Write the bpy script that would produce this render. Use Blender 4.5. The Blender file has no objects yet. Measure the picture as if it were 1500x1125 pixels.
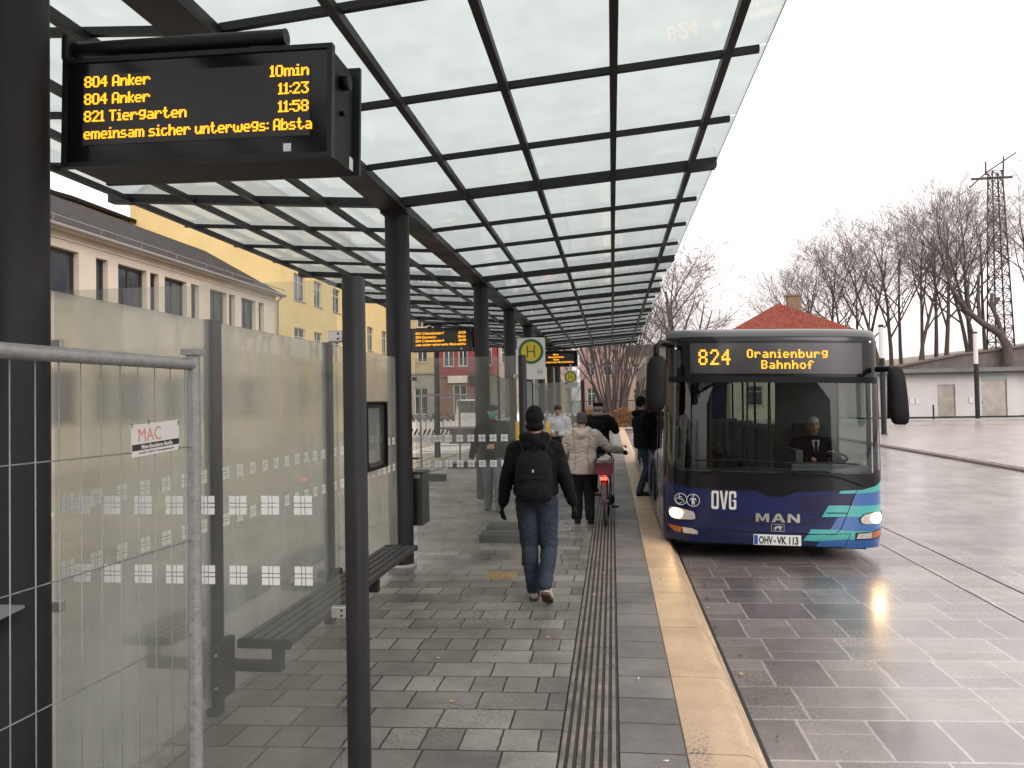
import bpy, bmesh, math, random
from mathutils import Vector, Matrix, noise
R_=math.radians; PI=math.pi
random.seed(7)
sc=bpy.context.scene; COL=sc.collection
V=Vector
# ---------------------------------------------------------------- materials
def nt(m):
    m.use_nodes=True; n=m.node_tree; return n,n.nodes,n.links
def mat(name,col,rough=.6,metal=0,var=.12,scale=6,bump=0,bscale=60,coat=0,emit=None,es=0,spec=.5,rvar=0):
    m=bpy.data.materials.new(name); t,N,L=nt(m); b=N['Principled BSDF']
    b.inputs['Roughness'].default_value=rough; b.inputs['Metallic'].default_value=metal
    b.inputs['Specular IOR Level'].default_value=spec
    if coat: b.inputs['Coat Weight'].default_value=coat; b.inputs['Coat Roughness'].default_value=.05
    tc=N.new('ShaderNodeTexCoord')
    nz=N.new('ShaderNodeTexNoise'); nz.inputs['Scale'].default_value=scale; nz.inputs['Detail'].default_value=5
    L.new(tc.outputs['Object'],nz.inputs['Vector'])
    if var:
        mr=N.new('ShaderNodeMapRange'); mr.inputs['From Min'].default_value=.3; mr.inputs['From Max'].default_value=.7
        mr.inputs['To Min'].default_value=1-var; mr.inputs['To Max'].default_value=1+var
        L.new(nz.outputs['Fac'],mr.inputs['Value'])
        mx=N.new('ShaderNodeVectorMath'); mx.operation='SCALE'; mx.inputs[0].default_value=col[:3]
        L.new(mr.outputs['Result'],mx.inputs['Scale']); L.new(mx.outputs['Vector'],b.inputs['Base Color'])
    else: b.inputs['Base Color'].default_value=(*col[:3],1)
    if rvar:
        mr2=N.new('ShaderNodeMapRange'); mr2.inputs['From Min'].default_value=.3; mr2.inputs['From Max'].default_value=.7
        mr2.inputs['To Min'].default_value=rough-rvar; mr2.inputs['To Max'].default_value=rough+rvar
        L.new(nz.outputs['Fac'],mr2.inputs['Value']); L.new(mr2.outputs['Result'],b.inputs['Roughness'])
    if bump:
        n2=N.new('ShaderNodeTexNoise'); n2.inputs['Scale'].default_value=bscale; n2.inputs['Detail'].default_value=4
        L.new(tc.outputs['Object'],n2.inputs['Vector'])
        bp=N.new('ShaderNodeBump'); bp.inputs['Strength'].default_value=bump; bp.inputs['Distance'].default_value=.01
        L.new(n2.outputs['Fac'],bp.inputs['Height']); L.new(bp.outputs['Normal'],b.inputs['Normal'])
    if emit: b.inputs['Emission Color'].default_value=(*emit,1); b.inputs['Emission Strength'].default_value=es
    return m
def paving(name,c1,c2,mort,bw,rh,msize,rot=0,shear=0,off=.5,squash=1,sqf=2,rlo=.2,rhi=.55,bump=.35,grain=.22,coat=0,crough=.28,split=False,stain=.3,dirty=(.1,.09,.08),wet=.4,offy=0):
    m=bpy.data.materials.new(name); t,N,L=nt(m); b=N['Principled BSDF']
    tc=N.new('ShaderNodeTexCoord'); sp=N.new('ShaderNodeSeparateXYZ'); L.new(tc.outputs['Object'],sp.inputs[0])
    mu=N.new('ShaderNodeMath'); mu.operation='MULTIPLY_ADD'; mu.inputs[1].default_value=-shear
    L.new(sp.outputs['X'],mu.inputs[0]); L.new(sp.outputs['Y'],mu.inputs[2])
    cb=N.new('ShaderNodeCombineXYZ'); L.new(sp.outputs['X'],cb.inputs['X']); L.new(mu.outputs[0],cb.inputs['Y'])
    # small edge wobble
    wn=N.new('ShaderNodeTexNoise'); wn.inputs['Scale'].default_value=14; L.new(tc.outputs['Object'],wn.inputs['Vector'])
    ws=N.new('ShaderNodeVectorMath'); ws.operation='SCALE'; ws.inputs['Scale'].default_value=.012; L.new(wn.outputs['Color'],ws.inputs[0])
    ad=N.new('ShaderNodeVectorMath'); ad.operation='ADD'; L.new(cb.outputs[0],ad.inputs[0]); L.new(ws.outputs[0],ad.inputs[1])
    mp=N.new('ShaderNodeMapping'); mp.inputs['Rotation'].default_value=(0,0,rot); mp.inputs['Location'].default_value=(0,offy,0); L.new(ad.outputs[0],mp.inputs['Vector'])
    bt=N.new('ShaderNodeTexBrick'); L.new(mp.outputs[0],bt.inputs['Vector'])
    bt.offset=off; bt.squash=squash; bt.squash_frequency=sqf
    for k,v in (('Scale',1),('Mortar Size',msize),('Mortar Smooth',.15),('Bias',0),('Brick Width',bw),('Row Height',rh)): bt.inputs[k].default_value=v
    bt.inputs['Color1'].default_value=(*c1,1); bt.inputs['Color2'].default_value=(*c2,1); bt.inputs['Mortar'].default_value=(*mort,1)
    bcol,bfac=bt.outputs['Color'],bt.outputs['Fac']
    if split:
        # some slabs are two narrow ones: a cross joint part way up, each half with its own tone
        b2=N.new('ShaderNodeTexBrick'); L.new(mp.outputs[0],b2.inputs['Vector']); b2.offset=off; b2.squash=squash; b2.squash_frequency=sqf
        for k,v in (('Scale',1),('Mortar Size',msize),('Bias',0),('Brick Width',bw),('Row Height',rh)): b2.inputs[k].default_value=v
        b2.inputs['Color1'].default_value=(0,0,0,1); b2.inputs['Color2'].default_value=(1,1,1,1); b2.inputs['Mortar'].default_value=(0,0,0,1)
        def MA(op,a,b_=None,c=None):
            q=N.new('ShaderNodeMath'); q.operation=op
            for i,vv in enumerate((a,b_,c)):
                if vv is None: continue
                if isinstance(vv,(int,float)): q.inputs[i].default_value=vv
                else: L.new(vv,q.inputs[i])
            return q.outputs[0]
        s2=N.new('ShaderNodeSeparateXYZ'); L.new(mp.outputs[0],s2.inputs[0]); rv=N.new('ShaderNodeSeparateColor'); L.new(b2.outputs['Color'],rv.inputs[0]); rnd_=rv.outputs[0]
        fr=MA('FRACT',MA('DIVIDE',s2.outputs['Y'],rh)); cut=MA('MULTIPLY_ADD',MA('GREATER_THAN',rnd_,.72),.26,.37)
        isp=MA('GREATER_THAN',rnd_,.38); line=MA('MULTIPLY',isp,MA('LESS_THAN',MA('ABSOLUTE',MA('SUBTRACT',fr,cut)),msize/rh*.5))
        tone=MA('MULTIPLY_ADD',MA('MULTIPLY',isp,MA('GREATER_THAN',fr,cut)),MA('MULTIPLY_ADD',MA('FRACT',MA('MULTIPLY',rnd_,7.3)),.6,-.28),1.0)
        ts=N.new('ShaderNodeVectorMath'); ts.operation='SCALE'; L.new(bcol,ts.inputs[0]); L.new(tone,ts.inputs['Scale'])
        cm=N.new('ShaderNodeMix'); cm.data_type='RGBA'; L.new(line,cm.inputs['Factor']); L.new(ts.outputs[0],cm.inputs[6]); cm.inputs[7].default_value=(*mort,1); bcol=cm.outputs[2]; bfac=MA('MAXIMUM',bfac,line)
    n1=N.new('ShaderNodeTexNoise'); n1.inputs['Scale'].default_value=1.3; n1.inputs['Detail'].default_value=8; n1.inputs['Roughness'].default_value=.65
    L.new(tc.outputs['Object'],n1.inputs['Vector'])
    n2=N.new('ShaderNodeTexNoise'); n2.inputs['Scale'].default_value=45; n2.inputs['Detail'].default_value=6
    L.new(tc.outputs['Object'],n2.inputs['Vector'])
    mr=N.new('ShaderNodeMapRange'); mr.inputs['From Min'].default_value=.3; mr.inputs['From Max'].default_value=.75
    mr.inputs['To Min'].default_value=1-stain; mr.inputs['To Max'].default_value=1+stain; L.new(n1.outputs['Fac'],mr.inputs['Value'])
    mr3=N.new('ShaderNodeMapRange'); mr3.inputs['From Min'].default_value=.3; mr3.inputs['From Max'].default_value=.7
    mr3.inputs['To Min'].default_value=.82; mr3.inputs['To Max'].default_value=1.18; L.new(n2.outputs['Fac'],mr3.inputs['Value'])
    pr=N.new('ShaderNodeMath'); pr.operation='MULTIPLY'; L.new(mr.outputs['Result'],pr.inputs[0]); L.new(mr3.outputs['Result'],pr.inputs[1])
    sm=N.new('ShaderNodeVectorMath'); sm.operation='SCALE'; L.new(bcol,sm.inputs[0]); L.new(pr.outputs[0],sm.inputs['Scale'])
    # dark specks (dirt, gum) 
    vo=N.new('ShaderNodeTexVoronoi'); vo.inputs['Scale'].default_value=7; vo.inputs['Randomness'].default_value=1; L.new(tc.outputs['Object'],vo.inputs['Vector'])
    vs=N.new('ShaderNodeMath'); vs.operation='LESS_THAN'; vs.inputs[1].default_value=.055; L.new(vo.outputs['Distance'],vs.inputs[0])
    mx=N.new('ShaderNodeMix'); mx.data_type='RGBA'; L.new(vs.outputs[0],mx.inputs['Factor']); L.new(sm.outputs[0],mx.inputs[6]); mx.inputs[7].default_value=(*[c*.45 for c in c1],1)
    L.new(mx.outputs[2],b.inputs['Base Color'])
    # wet patches
    n4=N.new('ShaderNodeTexNoise'); n4.inputs['Scale'].default_value=.55; n4.inputs['Detail'].default_value=7; n4.inputs['Roughness'].default_value=.6; L.new(tc.outputs['Object'],n4.inputs['Vector'])
    rr=N.new('ShaderNodeMapRange'); rr.inputs['From Min'].default_value=.38; rr.inputs['From Max'].default_value=.64; rr.inputs['To Min'].default_value=rlo; rr.inputs['To Max'].default_value=rhi
    L.new(n4.outputs['Fac'],rr.inputs['Value'])
    ra=N.new('ShaderNodeMath'); ra.operation='MULTIPLY'; L.new(rr.outputs['Result'],ra.inputs[0]); L.new(mr3.outputs['Result'],ra.inputs[1])
    L.new(ra.outputs[0],b.inputs['Roughness'])
    # bump : joints + grain
    su=N.new('ShaderNodeMath'); su.operation='MULTIPLY_ADD'; su.inputs[1].default_value=-1.0; L.new(bfac,su.inputs[0])
    sg=N.new('ShaderNodeMath'); sg.operation='MULTIPLY'; sg.inputs[1].default_value=grain; L.new(n2.outputs['Fac'],sg.inputs[0]); L.new(sg.outputs[0],su.inputs[2])
    bp=N.new('ShaderNodeBump'); bp.inputs['Strength'].default_value=bump; bp.inputs['Distance'].default_value=.008
    L.new(su.outputs[0],bp.inputs['Height']); L.new(bp.outputs['Normal'],b.inputs['Normal'])
    b.inputs['Specular IOR Level'].default_value=wet; b.inputs['Coat Weight'].default_value=coat; b.inputs['Coat Roughness'].default_value=crough
    return m
def glassmix(name,tint=(.9,.95,.93),transp=.5,refr=.3,rrough=.25,trl=.2,trlcol=(.7,.7,.68),gloss=.06,grough=.02,streak=0,dif=.35):
    """clear + scattering + milky share, for dry, misted and frosted panes"""
    m=bpy.data.materials.new(name); t,N,L=nt(m); out=N['Material Output']; N.remove(N['Principled BSDF'])
    tr=N.new('ShaderNodeBsdfTransparent'); tr.inputs[0].default_value=(*tint,1)
    cur=tr.outputs[0]; tot=transp
    def mixin(sh,w):
        nonlocal cur,tot
        mx=N.new('ShaderNodeMixShader'); mx.inputs[0].default_value=w/(tot+w); tot+=w
        L.new(cur,mx.inputs[1]); L.new(sh,mx.inputs[2]); cur=mx.outputs[0]; return mx
    if refr:
        r=N.new('ShaderNodeBsdfRefraction'); r.inputs['Roughness'].default_value=rrough; r.inputs['IOR'].default_value=1.06; r.inputs[0].default_value=(*tint,1); mixin(r.outputs[0],refr)
    if trl:
        a=N.new('ShaderNodeBsdfTranslucent'); a.inputs[0].default_value=(*trlcol,1)
        d=N.new('ShaderNodeBsdfDiffuse'); d.inputs[0].default_value=(*trlcol,1)
        x=N.new('ShaderNodeMixShader'); x.inputs[0].default_value=dif; L.new(a.outputs[0],x.inputs[1]); L.new(d.outputs[0],x.inputs[2])
        q=mixin(x.outputs[0],trl)
        if streak:
            tc=N.new('ShaderNodeTexCoord'); mp=N.new('ShaderNodeMapping'); mp.inputs['Scale'].default_value=(2,2,.7); L.new(tc.outputs['Object'],mp.inputs[0])
            nz=N.new('ShaderNodeTexNoise'); nz.inputs['Scale'].default_value=1.6; nz.inputs['Detail'].default_value=6; L.new(mp.outputs[0],nz.inputs['Vector'])
            mr=N.new('ShaderNodeMapRange'); mr.inputs['From Min'].default_value=.3; mr.inputs['From Max'].default_value=.7; w=q.inputs[0].default_value
            mr.inputs['To Min'].default_value=max(0,w-streak); mr.inputs['To Max'].default_value=min(1,w+streak); L.new(nz.outputs['Fac'],mr.inputs['Value']); L.new(mr.outputs[0],q.inputs[0])
    fr=N.new('ShaderNodeFresnel'); fr.inputs[0].default_value=1.45
    g=N.new('ShaderNodeBsdfGlossy'); g.inputs['Roughness'].default_value=grough
    ge=N.new('ShaderNodeNewGeometry'); om=N.new('ShaderNodeMath'); om.operation='SUBTRACT'; om.inputs[0].default_value=1; L.new(ge.outputs['Backfacing'],om.inputs[1]); fm=N.new('ShaderNodeMath'); fm.operation='MULTIPLY'; L.new(fr.outputs[0],fm.inputs[0]); L.new(om.outputs[0],fm.inputs[1])
    mx=N.new('ShaderNodeMixShader'); L.new(fm.outputs[0],mx.inputs[0]); L.new(cur,mx.inputs[1]); L.new(g.outputs[0],mx.inputs[2])
    L.new(mx.outputs[0],out.inputs['Surface']); return m
def emis(name,col,s):
    m=bpy.data.materials.new(name); t,N,L=nt(m); b=N['Principled BSDF']; b.inputs['Base Color'].default_value=(0,0,0,1)
    b.inputs['Emission Color'].default_value=(*col,1); b.inputs['Emission Strength'].default_value=s; return m
M={}
M['anthracite']=mat('anthracite_paint',(.013,.013,.015),.52,.0,.45,2.2,.12,120,rvar=.14,spec=.35)
M['black']=mat('black_plastic',(.007,.007,.008),.5,0,.2,8,.1,200,spec=.14)
M['galv']=mat('galvanised_steel',(.27,.27,.265),.5,.35,.18,45,.25,120,rvar=.12)
M['steel']=mat('stainless_clamp',(.45,.44,.42),.38,.85,.1,20)
M['frost']=glassmix('frosted_roof_glass',(.90,.97,.96),.17,.0,.3,.83,(.31,.345,.34),grough=.012,streak=.05,dif=.05)
M['clearpane']=glassmix('clear_glass',(.97,.99,.985),1.0,0,.1,.0,(.1,.1,.1),grough=.01)
M['mist']=glassmix('misted_glass',(.95,.95,.91),.17,.56,.20,.30,(.74,.75,.72),streak=.16,dif=.5)
M['mistlight']=glassmix('dirty_clear_glass',(.93,.95,.93),.88,.0,.2,.12,(.45,.45,.42),streak=.05)
M['whitedim']=mat('misted_print',(.70,.69,.64),.7,0,.05)
M['white']=mat('white_print',(.72,.73,.71),.6,0,.05)
M['amber']=emis('amber_led',(1,.41,.014),1.6)
M['ledoff']=mat('led_board',(.030,.026,.027),.35,0,.2,200)
M['screen']=mat('display_front',(.006,.006,.007),.12,0,.1)
M['gray']=mat('grey_paint',(.22,.23,.24),.5,0,.1)
M['wood']=mat('bench_slat',(.028,.027,.027),.45,0,.3,20,.2,90)
M['concrete']=mat('concrete',(.32,.31,.29),.8,0,.2,5,.3,60)
M['rubber']=mat('rubber',(.022,.022,.022),.75,0,.3,10,.4,80)
# ---------------------------------------------------------------- mesh helpers
class MB:
    def __init__(s): s.b=bmesh.new(); s.mi=0
    def _f(s,vs):
        try: f=s.b.faces.new(vs); f.material_index=s.mi; return f
        except ValueError: return None
    def box(s,x0,x1,y0,y1,z0,z1,bev=0,M_=None):
        b=bmesh.new()
        vs=[b.verts.new((x,y,z)) for x in(x0,x1) for y in(y0,y1) for z in(z0,z1)]
        for q in((0,1,3,2),(4,6,7,5),(0,4,5,1),(2,3,7,6),(0,2,6,4),(1,5,7,3)): b.faces.new([vs[i] for i in q])
        if bev: bmesh.ops.bevel(b,geom=b.edges[:],offset=bev,segments=2,affect='EDGES',profile=.5)
        s.add(b,M_)
        return s
    def add(s,b,M_=None):
        if M_ is not None: bmesh.ops.transform(b,matrix=M_,verts=b.verts[:])
        mp={v:s.b.verts.new(v.co) for v in b.verts}
        for f in b.faces:
            g=s._f([mp[v] for v in f.verts])
            if g: g.smooth=f.smooth
        b.free()
    def rings(s,rs,cap=True,smooth=True):
        """rs: list of lists of points (same count) joined as a closed tube"""
        prev=None
        for r in rs:
            cur=[s.b.verts.new(p) for p in r]
            if prev:
                n=len(cur)
                for i in range(n):
                    f=s._f([prev[i],prev[(i+1)%n],cur[(i+1)%n],cur[i]])
                    if f: f.smooth=smooth
            elif cap: s._f(cur[::-1])
            prev=cur
        if cap: s._f(prev)
        return s
    def tube(s,pts,r,n=8,cap=True):
        pts=[V(p) for p in pts]; rs=[]; rr=r if isinstance(r,(list,tuple)) else [r]*len(pts)
        up=None
        for i,p in enumerate(pts):
            a=pts[min(i+1,len(pts)-1)]-pts[max(i-1,0)]
            if a.length<1e-9: a=V((0,0,1))
            a.normalize()
            if up is None:
                up=V((0,0,1)) if abs(a.z)<.9 else V((1,0,0))
            x=a.cross(up).normalized(); y=x.cross(a).normalized(); up=y
            rs.append([p+x*(math.cos(2*PI*k/n)*rr[i])+y*(math.sin(2*PI*k/n)*rr[i]) for k in range(n)])
        return s.rings(rs,cap)
    def cyl(s,x,y,z0,z1,r,n=24,r2=None,bev=.0):
        pts=[(x,y,z0),(x,y,z1)]; rr=[r,r if r2 is None else r2]
        if bev: pts=[(x,y,z0),(x,y,z1-bev),(x,y,z1-bev*.3),(x,y,z1)]; rr=[r,r,r-bev*.3,r-bev]
        return s.tube(pts,rr,n)
    def prism(s,poly,h0,h1,axis='z'):
        """2-D polygon extruded along an axis; poly in the two other axes"""
        def P(a,b,h): return (a,b,h) if axis=='z' else ((a,h,b) if axis=='y' else (h,a,b))
        lo=[s.b.verts.new(P(a,b,h0)) for a,b in poly]; hi=[s.b.verts.new(P(a,b,h1)) for a,b in poly]; n=len(poly)
        for i in range(n): s._f([lo[i],lo[(i+1)%n],hi[(i+1)%n],hi[i]])
        s._f(lo[::-1]); s._f(hi); return s
    def quad(s,*p): s._f([s.b.verts.new(q) for q in p]); return s
    def sphere(s,c,r,sx=1,sy=1,sz=1,sub=2):
        b=bmesh.new(); bmesh.ops.create_icosphere(b,subdivisions=sub,radius=r)
        for f in b.faces: f.smooth=True
        s.add(b,Matrix.Translation(V(c))@Matrix.Diagonal((sx,sy,sz,1))); return s
    def torus(s,c,R,r,axis='x',n=40,m=8):
        rs=[]
        for i in range(n+1):
            a=2*PI*i/n; ring=[]
            for k in range(m):
                t=2*PI*k/m; rad=R+r*math.cos(t); h=r*math.sin(t)
                p=(h,rad*math.cos(a),rad*math.sin(a)) if axis=='x' else ((rad*math.cos(a),h,rad*math.sin(a)) if axis=='y' else (rad*math.cos(a),rad*math.sin(a),h))
                ring.append(V(c)+V(p))
            rs.append(ring)
        return s.rings(rs,False)
    def build(s,name,m,parent=None,kind=None,bev=0,world=True,recalc=True):
        if recalc: bmesh.ops.recalc_face_normals(s.b,faces=s.b.faces[:])
        me=bpy.data.meshes.new(name); 
        o=bpy.data.objects.new(name,me); COL.objects.link(o)
        if parent is not None:
            o.parent=parent
            if world:
                q=parent; T=V((0,0,0))
                while q is not None: T+=V(q.location); q=q.parent
                bmesh.ops.translate(s.b,vec=-T,verts=s.b.verts[:])
        s.b.to_mesh(me); s.b.free()
        for x in (m if isinstance(m,(list,tuple)) else [m]): me.materials.append(M[x] if isinstance(x,str) else x)
        if kind: o['kind']=kind
        if bev:
            md=o.modifiers.new('b','BEVEL'); md.width=bev; md.segments=2; md.limit_method='ANGLE'
        return o
def thing(name,label,cat,loc=(0,0,0),rot=0,group=None):
    o=bpy.data.objects.new(name,None); COL.objects.link(o); o.location=loc; o.rotation_euler=(0,0,rot); o.empty_display_size=.1
    o['label']=label; o['category']=cat
    if group: o['group']=group
    return o
def tag(o,label,cat,group=None):
    o['label']=label; o['category']=cat
    if group: o['group']=group
    return o
def dup(root,loc,rot=0,label=None,scale=None):
    def cp(o,par):
        c=o.copy(); COL.objects.link(c); c.parent=par
        for ch in list(o.children): cp(ch,c)
        return c
    r=cp(root,None); r.location=loc; r.rotation_euler=(0,0,rot)
    if scale: r.scale=scale if isinstance(scale,(tuple,list)) else (scale,)*3
    if label: r['label']=label
    return r
def text_bm(s,size,off=0,align='CENTER',ext=.001,res=3,sx=1):
    """built-in font outline as a bmesh lying in XY (z = thickness)"""
    c=bpy.data.curves.new('t','FONT'); c.body=s; c.size=size; c.offset=off; c.extrude=ext; c.align_x=align; c.resolution_u=res
    o=bpy.data.objects.new('t',c); COL.objects.link(o); dg=bpy.context.evaluated_depsgraph_get(); dg.update()
    me=bpy.data.meshes.new_from_object(o.evaluated_get(dg)); b=bmesh.new(); b.from_mesh(me)
    bpy.data.objects.remove(o); bpy.data.curves.remove(c); bpy.data.meshes.remove(me)
    bmesh.ops.transform(b,matrix=Matrix.Diagonal((sx,1,1,1)),verts=b.verts[:]); return b
XZ=Matrix(((1,0,0,0),(0,0,-1,0),(0,1,0,0),(0,0,0,1)))   # XY plane -> XZ plane facing -Y
FONT={'0':'3E4141413E','1':'00427F4000','2':'4261514946','3':'2141454B31','4':'1814127F10','5':'2745454539','6':'3C4A494930','7':'0171090503','8':'3649494936','9':'064949291E',':':'0024000000','.':'0060600000',
'A':'7E1111117E','B':'7F49494936','D':'7F4141221C','E':'7F49494941','F':'7F09090901','H':'7F0808087F','N':'7F0408107F','O':'3E4141413E','S':'4649494931','T':'01017F0101',
'a':'2054545478','b':'7F48444438','c':'3844444420','d':'384444487F','e':'3854545418','f':'087E090102','g':'0C5252523E','h':'7F08040478','i':'00447D4000','k':'7F10284400','l':'00417F4000','m':'7C040478040478','n':'7C08040478','o':'3844444438','r':'7C08040408','s':'4854545420','t':'043F444020','u':'3C4040207C','w':'3C40403840403C','z':'4464544C44',' ':'0000000000'}
def led(mb,s,x,z,px,pz,y,right=False,bold=1.5,narrow=True,gap=1.2):
    """dot-matrix text: one small lit tile per LED, in a plane facing -Y"""
    cols=[]
    for ch in s:
        h=FONT[ch]; cc=[int(h[i:i+2],16) for i in range(0,len(h),2)]
        if narrow:
            while cc and cc[0]==0 and ch!=' ': cc.pop(0)
            while cc and cc[-1]==0 and ch!=' ': cc.pop()
            if ch==' ': cc=[0,0]
        cols+=cc+[0]+([0] if gap>1.5 else [])
    W=len(cols)*px
    if right: x=x-W
    for i,c in enumerate(cols):
        for r in range(8):
            if c>>r&1:
                x0=x+i*px; z1=z-r*pz
                mb.box(x0,x0+px*bold,y-.001,y,z1-pz*.86,z1)
    return W
def shade_auto(o,ang=40):
    me=o.data
    for p in me.polygons: p.use_smooth=True
    try: me.set_sharp_from_angle(angle=R_(ang))
    except Exception: pass
    return o
# ---------------------------------------------------------------- ground
M['road']=paving('wet_road_slabs',(.125,.108,.100),(.225,.194,.179),(.36,.33,.31),.56,.50,.009,shear=.07,off=.37,squash=.7,sqf=2,split=True,rlo=.17,rhi=.33,bump=.16,grain=.05,stain=.35,wet=.5,coat=.95,crough=.32)
M['plat']=paving('platform_slabs',(.135,.124,.112),(.255,.237,.214),(.026,.023,.021),.395,.245,.006,shear=.06,off=.43,squash=.5,sqf=3,rlo=.26,rhi=.58,bump=.35,stain=.48,wet=.5)
M['edgeslab']=paving('edge_slabs',(.15,.137,.131),(.20,.184,.174),(.03,.028,.027),1.2,.335,.006,shear=.0,off=0,rlo=.35,rhi=.6,bump=.3,stain=.42,wet=.4)
M['square']=paving('square_slabs',(.24,.205,.192),(.33,.285,.268),(.10,.09,.085),.8,.55,.01,off=.5,squash=.7,sqf=2,split=True,rlo=.35,rhi=.5,bump=.08,grain=.08,stain=.25,wet=.5,coat=.9,crough=.3)
M['groundfar']=mat('far_ground',(.17,.155,.145),.65,0,.2,.4,.2,8)
M['sand']=mat('site_sand',(.30,.255,.205),.9,0,.35,1.4,.8,14)
M['tact']=mat('tactile_stone',(.17,.15,.132),.5,0,.45,7,.3,90,rvar=.12)
def sheet(name,x0,x1,y0,y1,z,m,th=.3,nx=1,ny=1):
    mb=MB(); mb.box(x0,x1,y0,y1,z-th,z); return mb.build(name,m,kind='structure')
mb=MB(); mb.quad((-700,-300,-.215),(700,-300,-.215),(700,1200,-.215),(-700,1200,-.215)); mb.build('ground','groundfar',kind='structure')
def plane(name,x0,x1,y0,y1,z,m):
    mb=MB(); mb.quad((x0,y0,z),(x1,y0,z),(x1,y1,z),(x0,y1,z)); return mb.build(name,m,kind='structure')
mb=MB(); mb.quad((.5,-14,-.18),(3.32,-14,-.18),(3.32,44,-.18),(.5,44,-.18)); mb.quad((3.34,-14,-.18),(3.78,-14,-.18),(3.78,44,-.18),(3.34,44,-.18)); mb.quad((3.81,-14,-.18),(9.62,-14,-.18),(9.62,44,-.18),(3.81,44,-.18))
mb.build('road','road',kind='structure')
M['drain']=mat('slot_drain',(.012,.012,.012),.6,0,.3,9)
plane('drain',3.32,3.34,-14,44,-.184,'drain'); plane('drain',3.78,3.81,-14,44,-.184,'drain')
plane('square',9.95,60,-14,53,-.172,'square')
# ribbed kerb strip between road and square
mb=MB(); mb.box(9.62,9.95,-14,53,-.4,-.12)
for k in range(134): mb.box(9.66,9.91,-14+k*.5,-14+k*.5+.26,-.12,-.112)
M['brownstone']=mat('brown_stone',(.13,.10,.085),.6,0,.3,4,.3,50); mb.build('kerb','brownstone',kind='structure')
sheet('pavement',10,62,53.2,66,-.06,'concrete')
# platform
sheet('platform_paving',-5.6,-.30,-8,46,0,'plat')
mb=MB(); k=0; y=-8.0
while y<46:
    x=0
    for i in range(7):
        x0=-.293+i*.0415
        mb.box(x0+.004,x0+.026,y+.003,y+.327,-.2,.0005,bev=.003 if y<14 else 0)
    y+=.33
mb.build('tactile_paving','tact',kind='structure')
M['groove']=mat('dark_groove_base',(.045,.038,.032),.7,0,.4,9,.3,60); mb=MB(); mb.box(-.297,0,-8,46,-.2,-.010); mb.build('tactile_paving','groove',kind='structure')  # base slab between the ribs, in a darker colour than the rib tops
sheet('edge_paving',.002,.318,-8,46,0,'edgeslab')
# kerb stones, sloped boarding kerb
m=bpy.data.materials.new('kerb_stone'); t,N,L=nt(m); b=N['Principled BSDF']; tc=N.new('ShaderNodeTexCoord'); sp=N.new('ShaderNodeSeparateXYZ'); L.new(tc.outputs['Object'],sp.inputs[0])
n1=N.new('ShaderNodeTexNoise'); n1.inputs['Scale'].default_value=2.2; n1.inputs['Detail'].default_value=8; n1.inputs['Roughness'].default_value=.7; L.new(tc.outputs['Object'],n1.inputs['Vector'])
n2=N.new('ShaderNodeTexNoise'); n2.inputs['Scale'].default_value=70; n2.inputs['Detail'].default_value=4; L.new(tc.outputs['Object'],n2.inputs['Vector'])
def madd(a,mul,add):
    q=N.new('ShaderNodeMath'); q.operation='MULTIPLY_ADD'; L.new(a,q.inputs[0]); q.inputs[1].default_value=mul; q.inputs[2].default_value=add; return q.outputs[0]
cr=N.new('ShaderNodeValToRGB'); cr.color_ramp.elements[0].position=.32; cr.color_ramp.elements[0].color=(.40,.275,.17,1); cr.color_ramp.elements[1].position=.68; cr.color_ramp.elements[1].color=(.60,.44,.29,1); L.new(n1.outputs['Fac'],cr.inputs[0])
# worn grey speckled area at the near inner edge: |x-.32| small and y<4.8
wx=madd(sp.outputs['X'],-7.0,3.25); wy=madd(sp.outputs['Y'],-.75,3.1)
mn=N.new('ShaderNodeMath'); mn.operation='MINIMUM'; L.new(wx,mn.inputs[0]); L.new(wy,mn.inputs[1])
ad=N.new('ShaderNodeMath'); ad.operation='ADD'; L.new(mn.outputs[0],ad.inputs[0]); L.new(madd(n1.outputs['Fac'],1.8,-.9),ad.inputs[1])
ad2=N.new('ShaderNodeMath'); ad2.operation='ADD'; L.new(ad.outputs[0],ad2.inputs[0]); L.new(madd(n2.outputs['Fac'],3.2,-1.6),ad2.inputs[1])
cl=N.new('ShaderNodeMath'); cl.operation='MULTIPLY_ADD'; cl.use_clamp=True; cl.inputs[1].default_value=4; cl.inputs[2].default_value=-1.4; L.new(ad2.outputs[0],cl.inputs[0])
mx=N.new('ShaderNodeMix'); mx.data_type='RGBA'; L.new(cl.outputs[0],mx.inputs['Factor']); L.new(cr.outputs[0],mx.inputs[6]); mx.inputs[7].default_value=(.145,.13,.125,1)
n3=N.new('ShaderNodeTexNoise'); n3.inputs['Scale'].default_value=3.0; n3.inputs['Detail'].default_value=6; mpk=N.new('ShaderNodeMapping'); mpk.inputs['Scale'].default_value=(9,.5,9); L.new(tc.outputs['Object'],mpk.inputs[0]); L.new(mpk.outputs[0],n3.inputs['Vector'])
rx_=N.new('ShaderNodeMath'); rx_.operation='MULTIPLY_ADD'; rx_.use_clamp=True; rx_.inputs[1].default_value=14; rx_.inputs[2].default_value=-8.7; L.new(sp.outputs['X'],rx_.inputs[0])
nk=N.new('ShaderNodeMath'); nk.operation='MULTIPLY_ADD'; nk.use_clamp=True; nk.inputs[1].default_value=5; nk.inputs[2].default_value=-2.6; L.new(n3.outputs['Fac'],nk.inputs[0])
pk=N.new('ShaderNodeMath'); pk.operation='MULTIPLY'; L.new(rx_.outputs[0],pk.inputs[0]); L.new(nk.outputs[0],pk.inputs[1])
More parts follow.
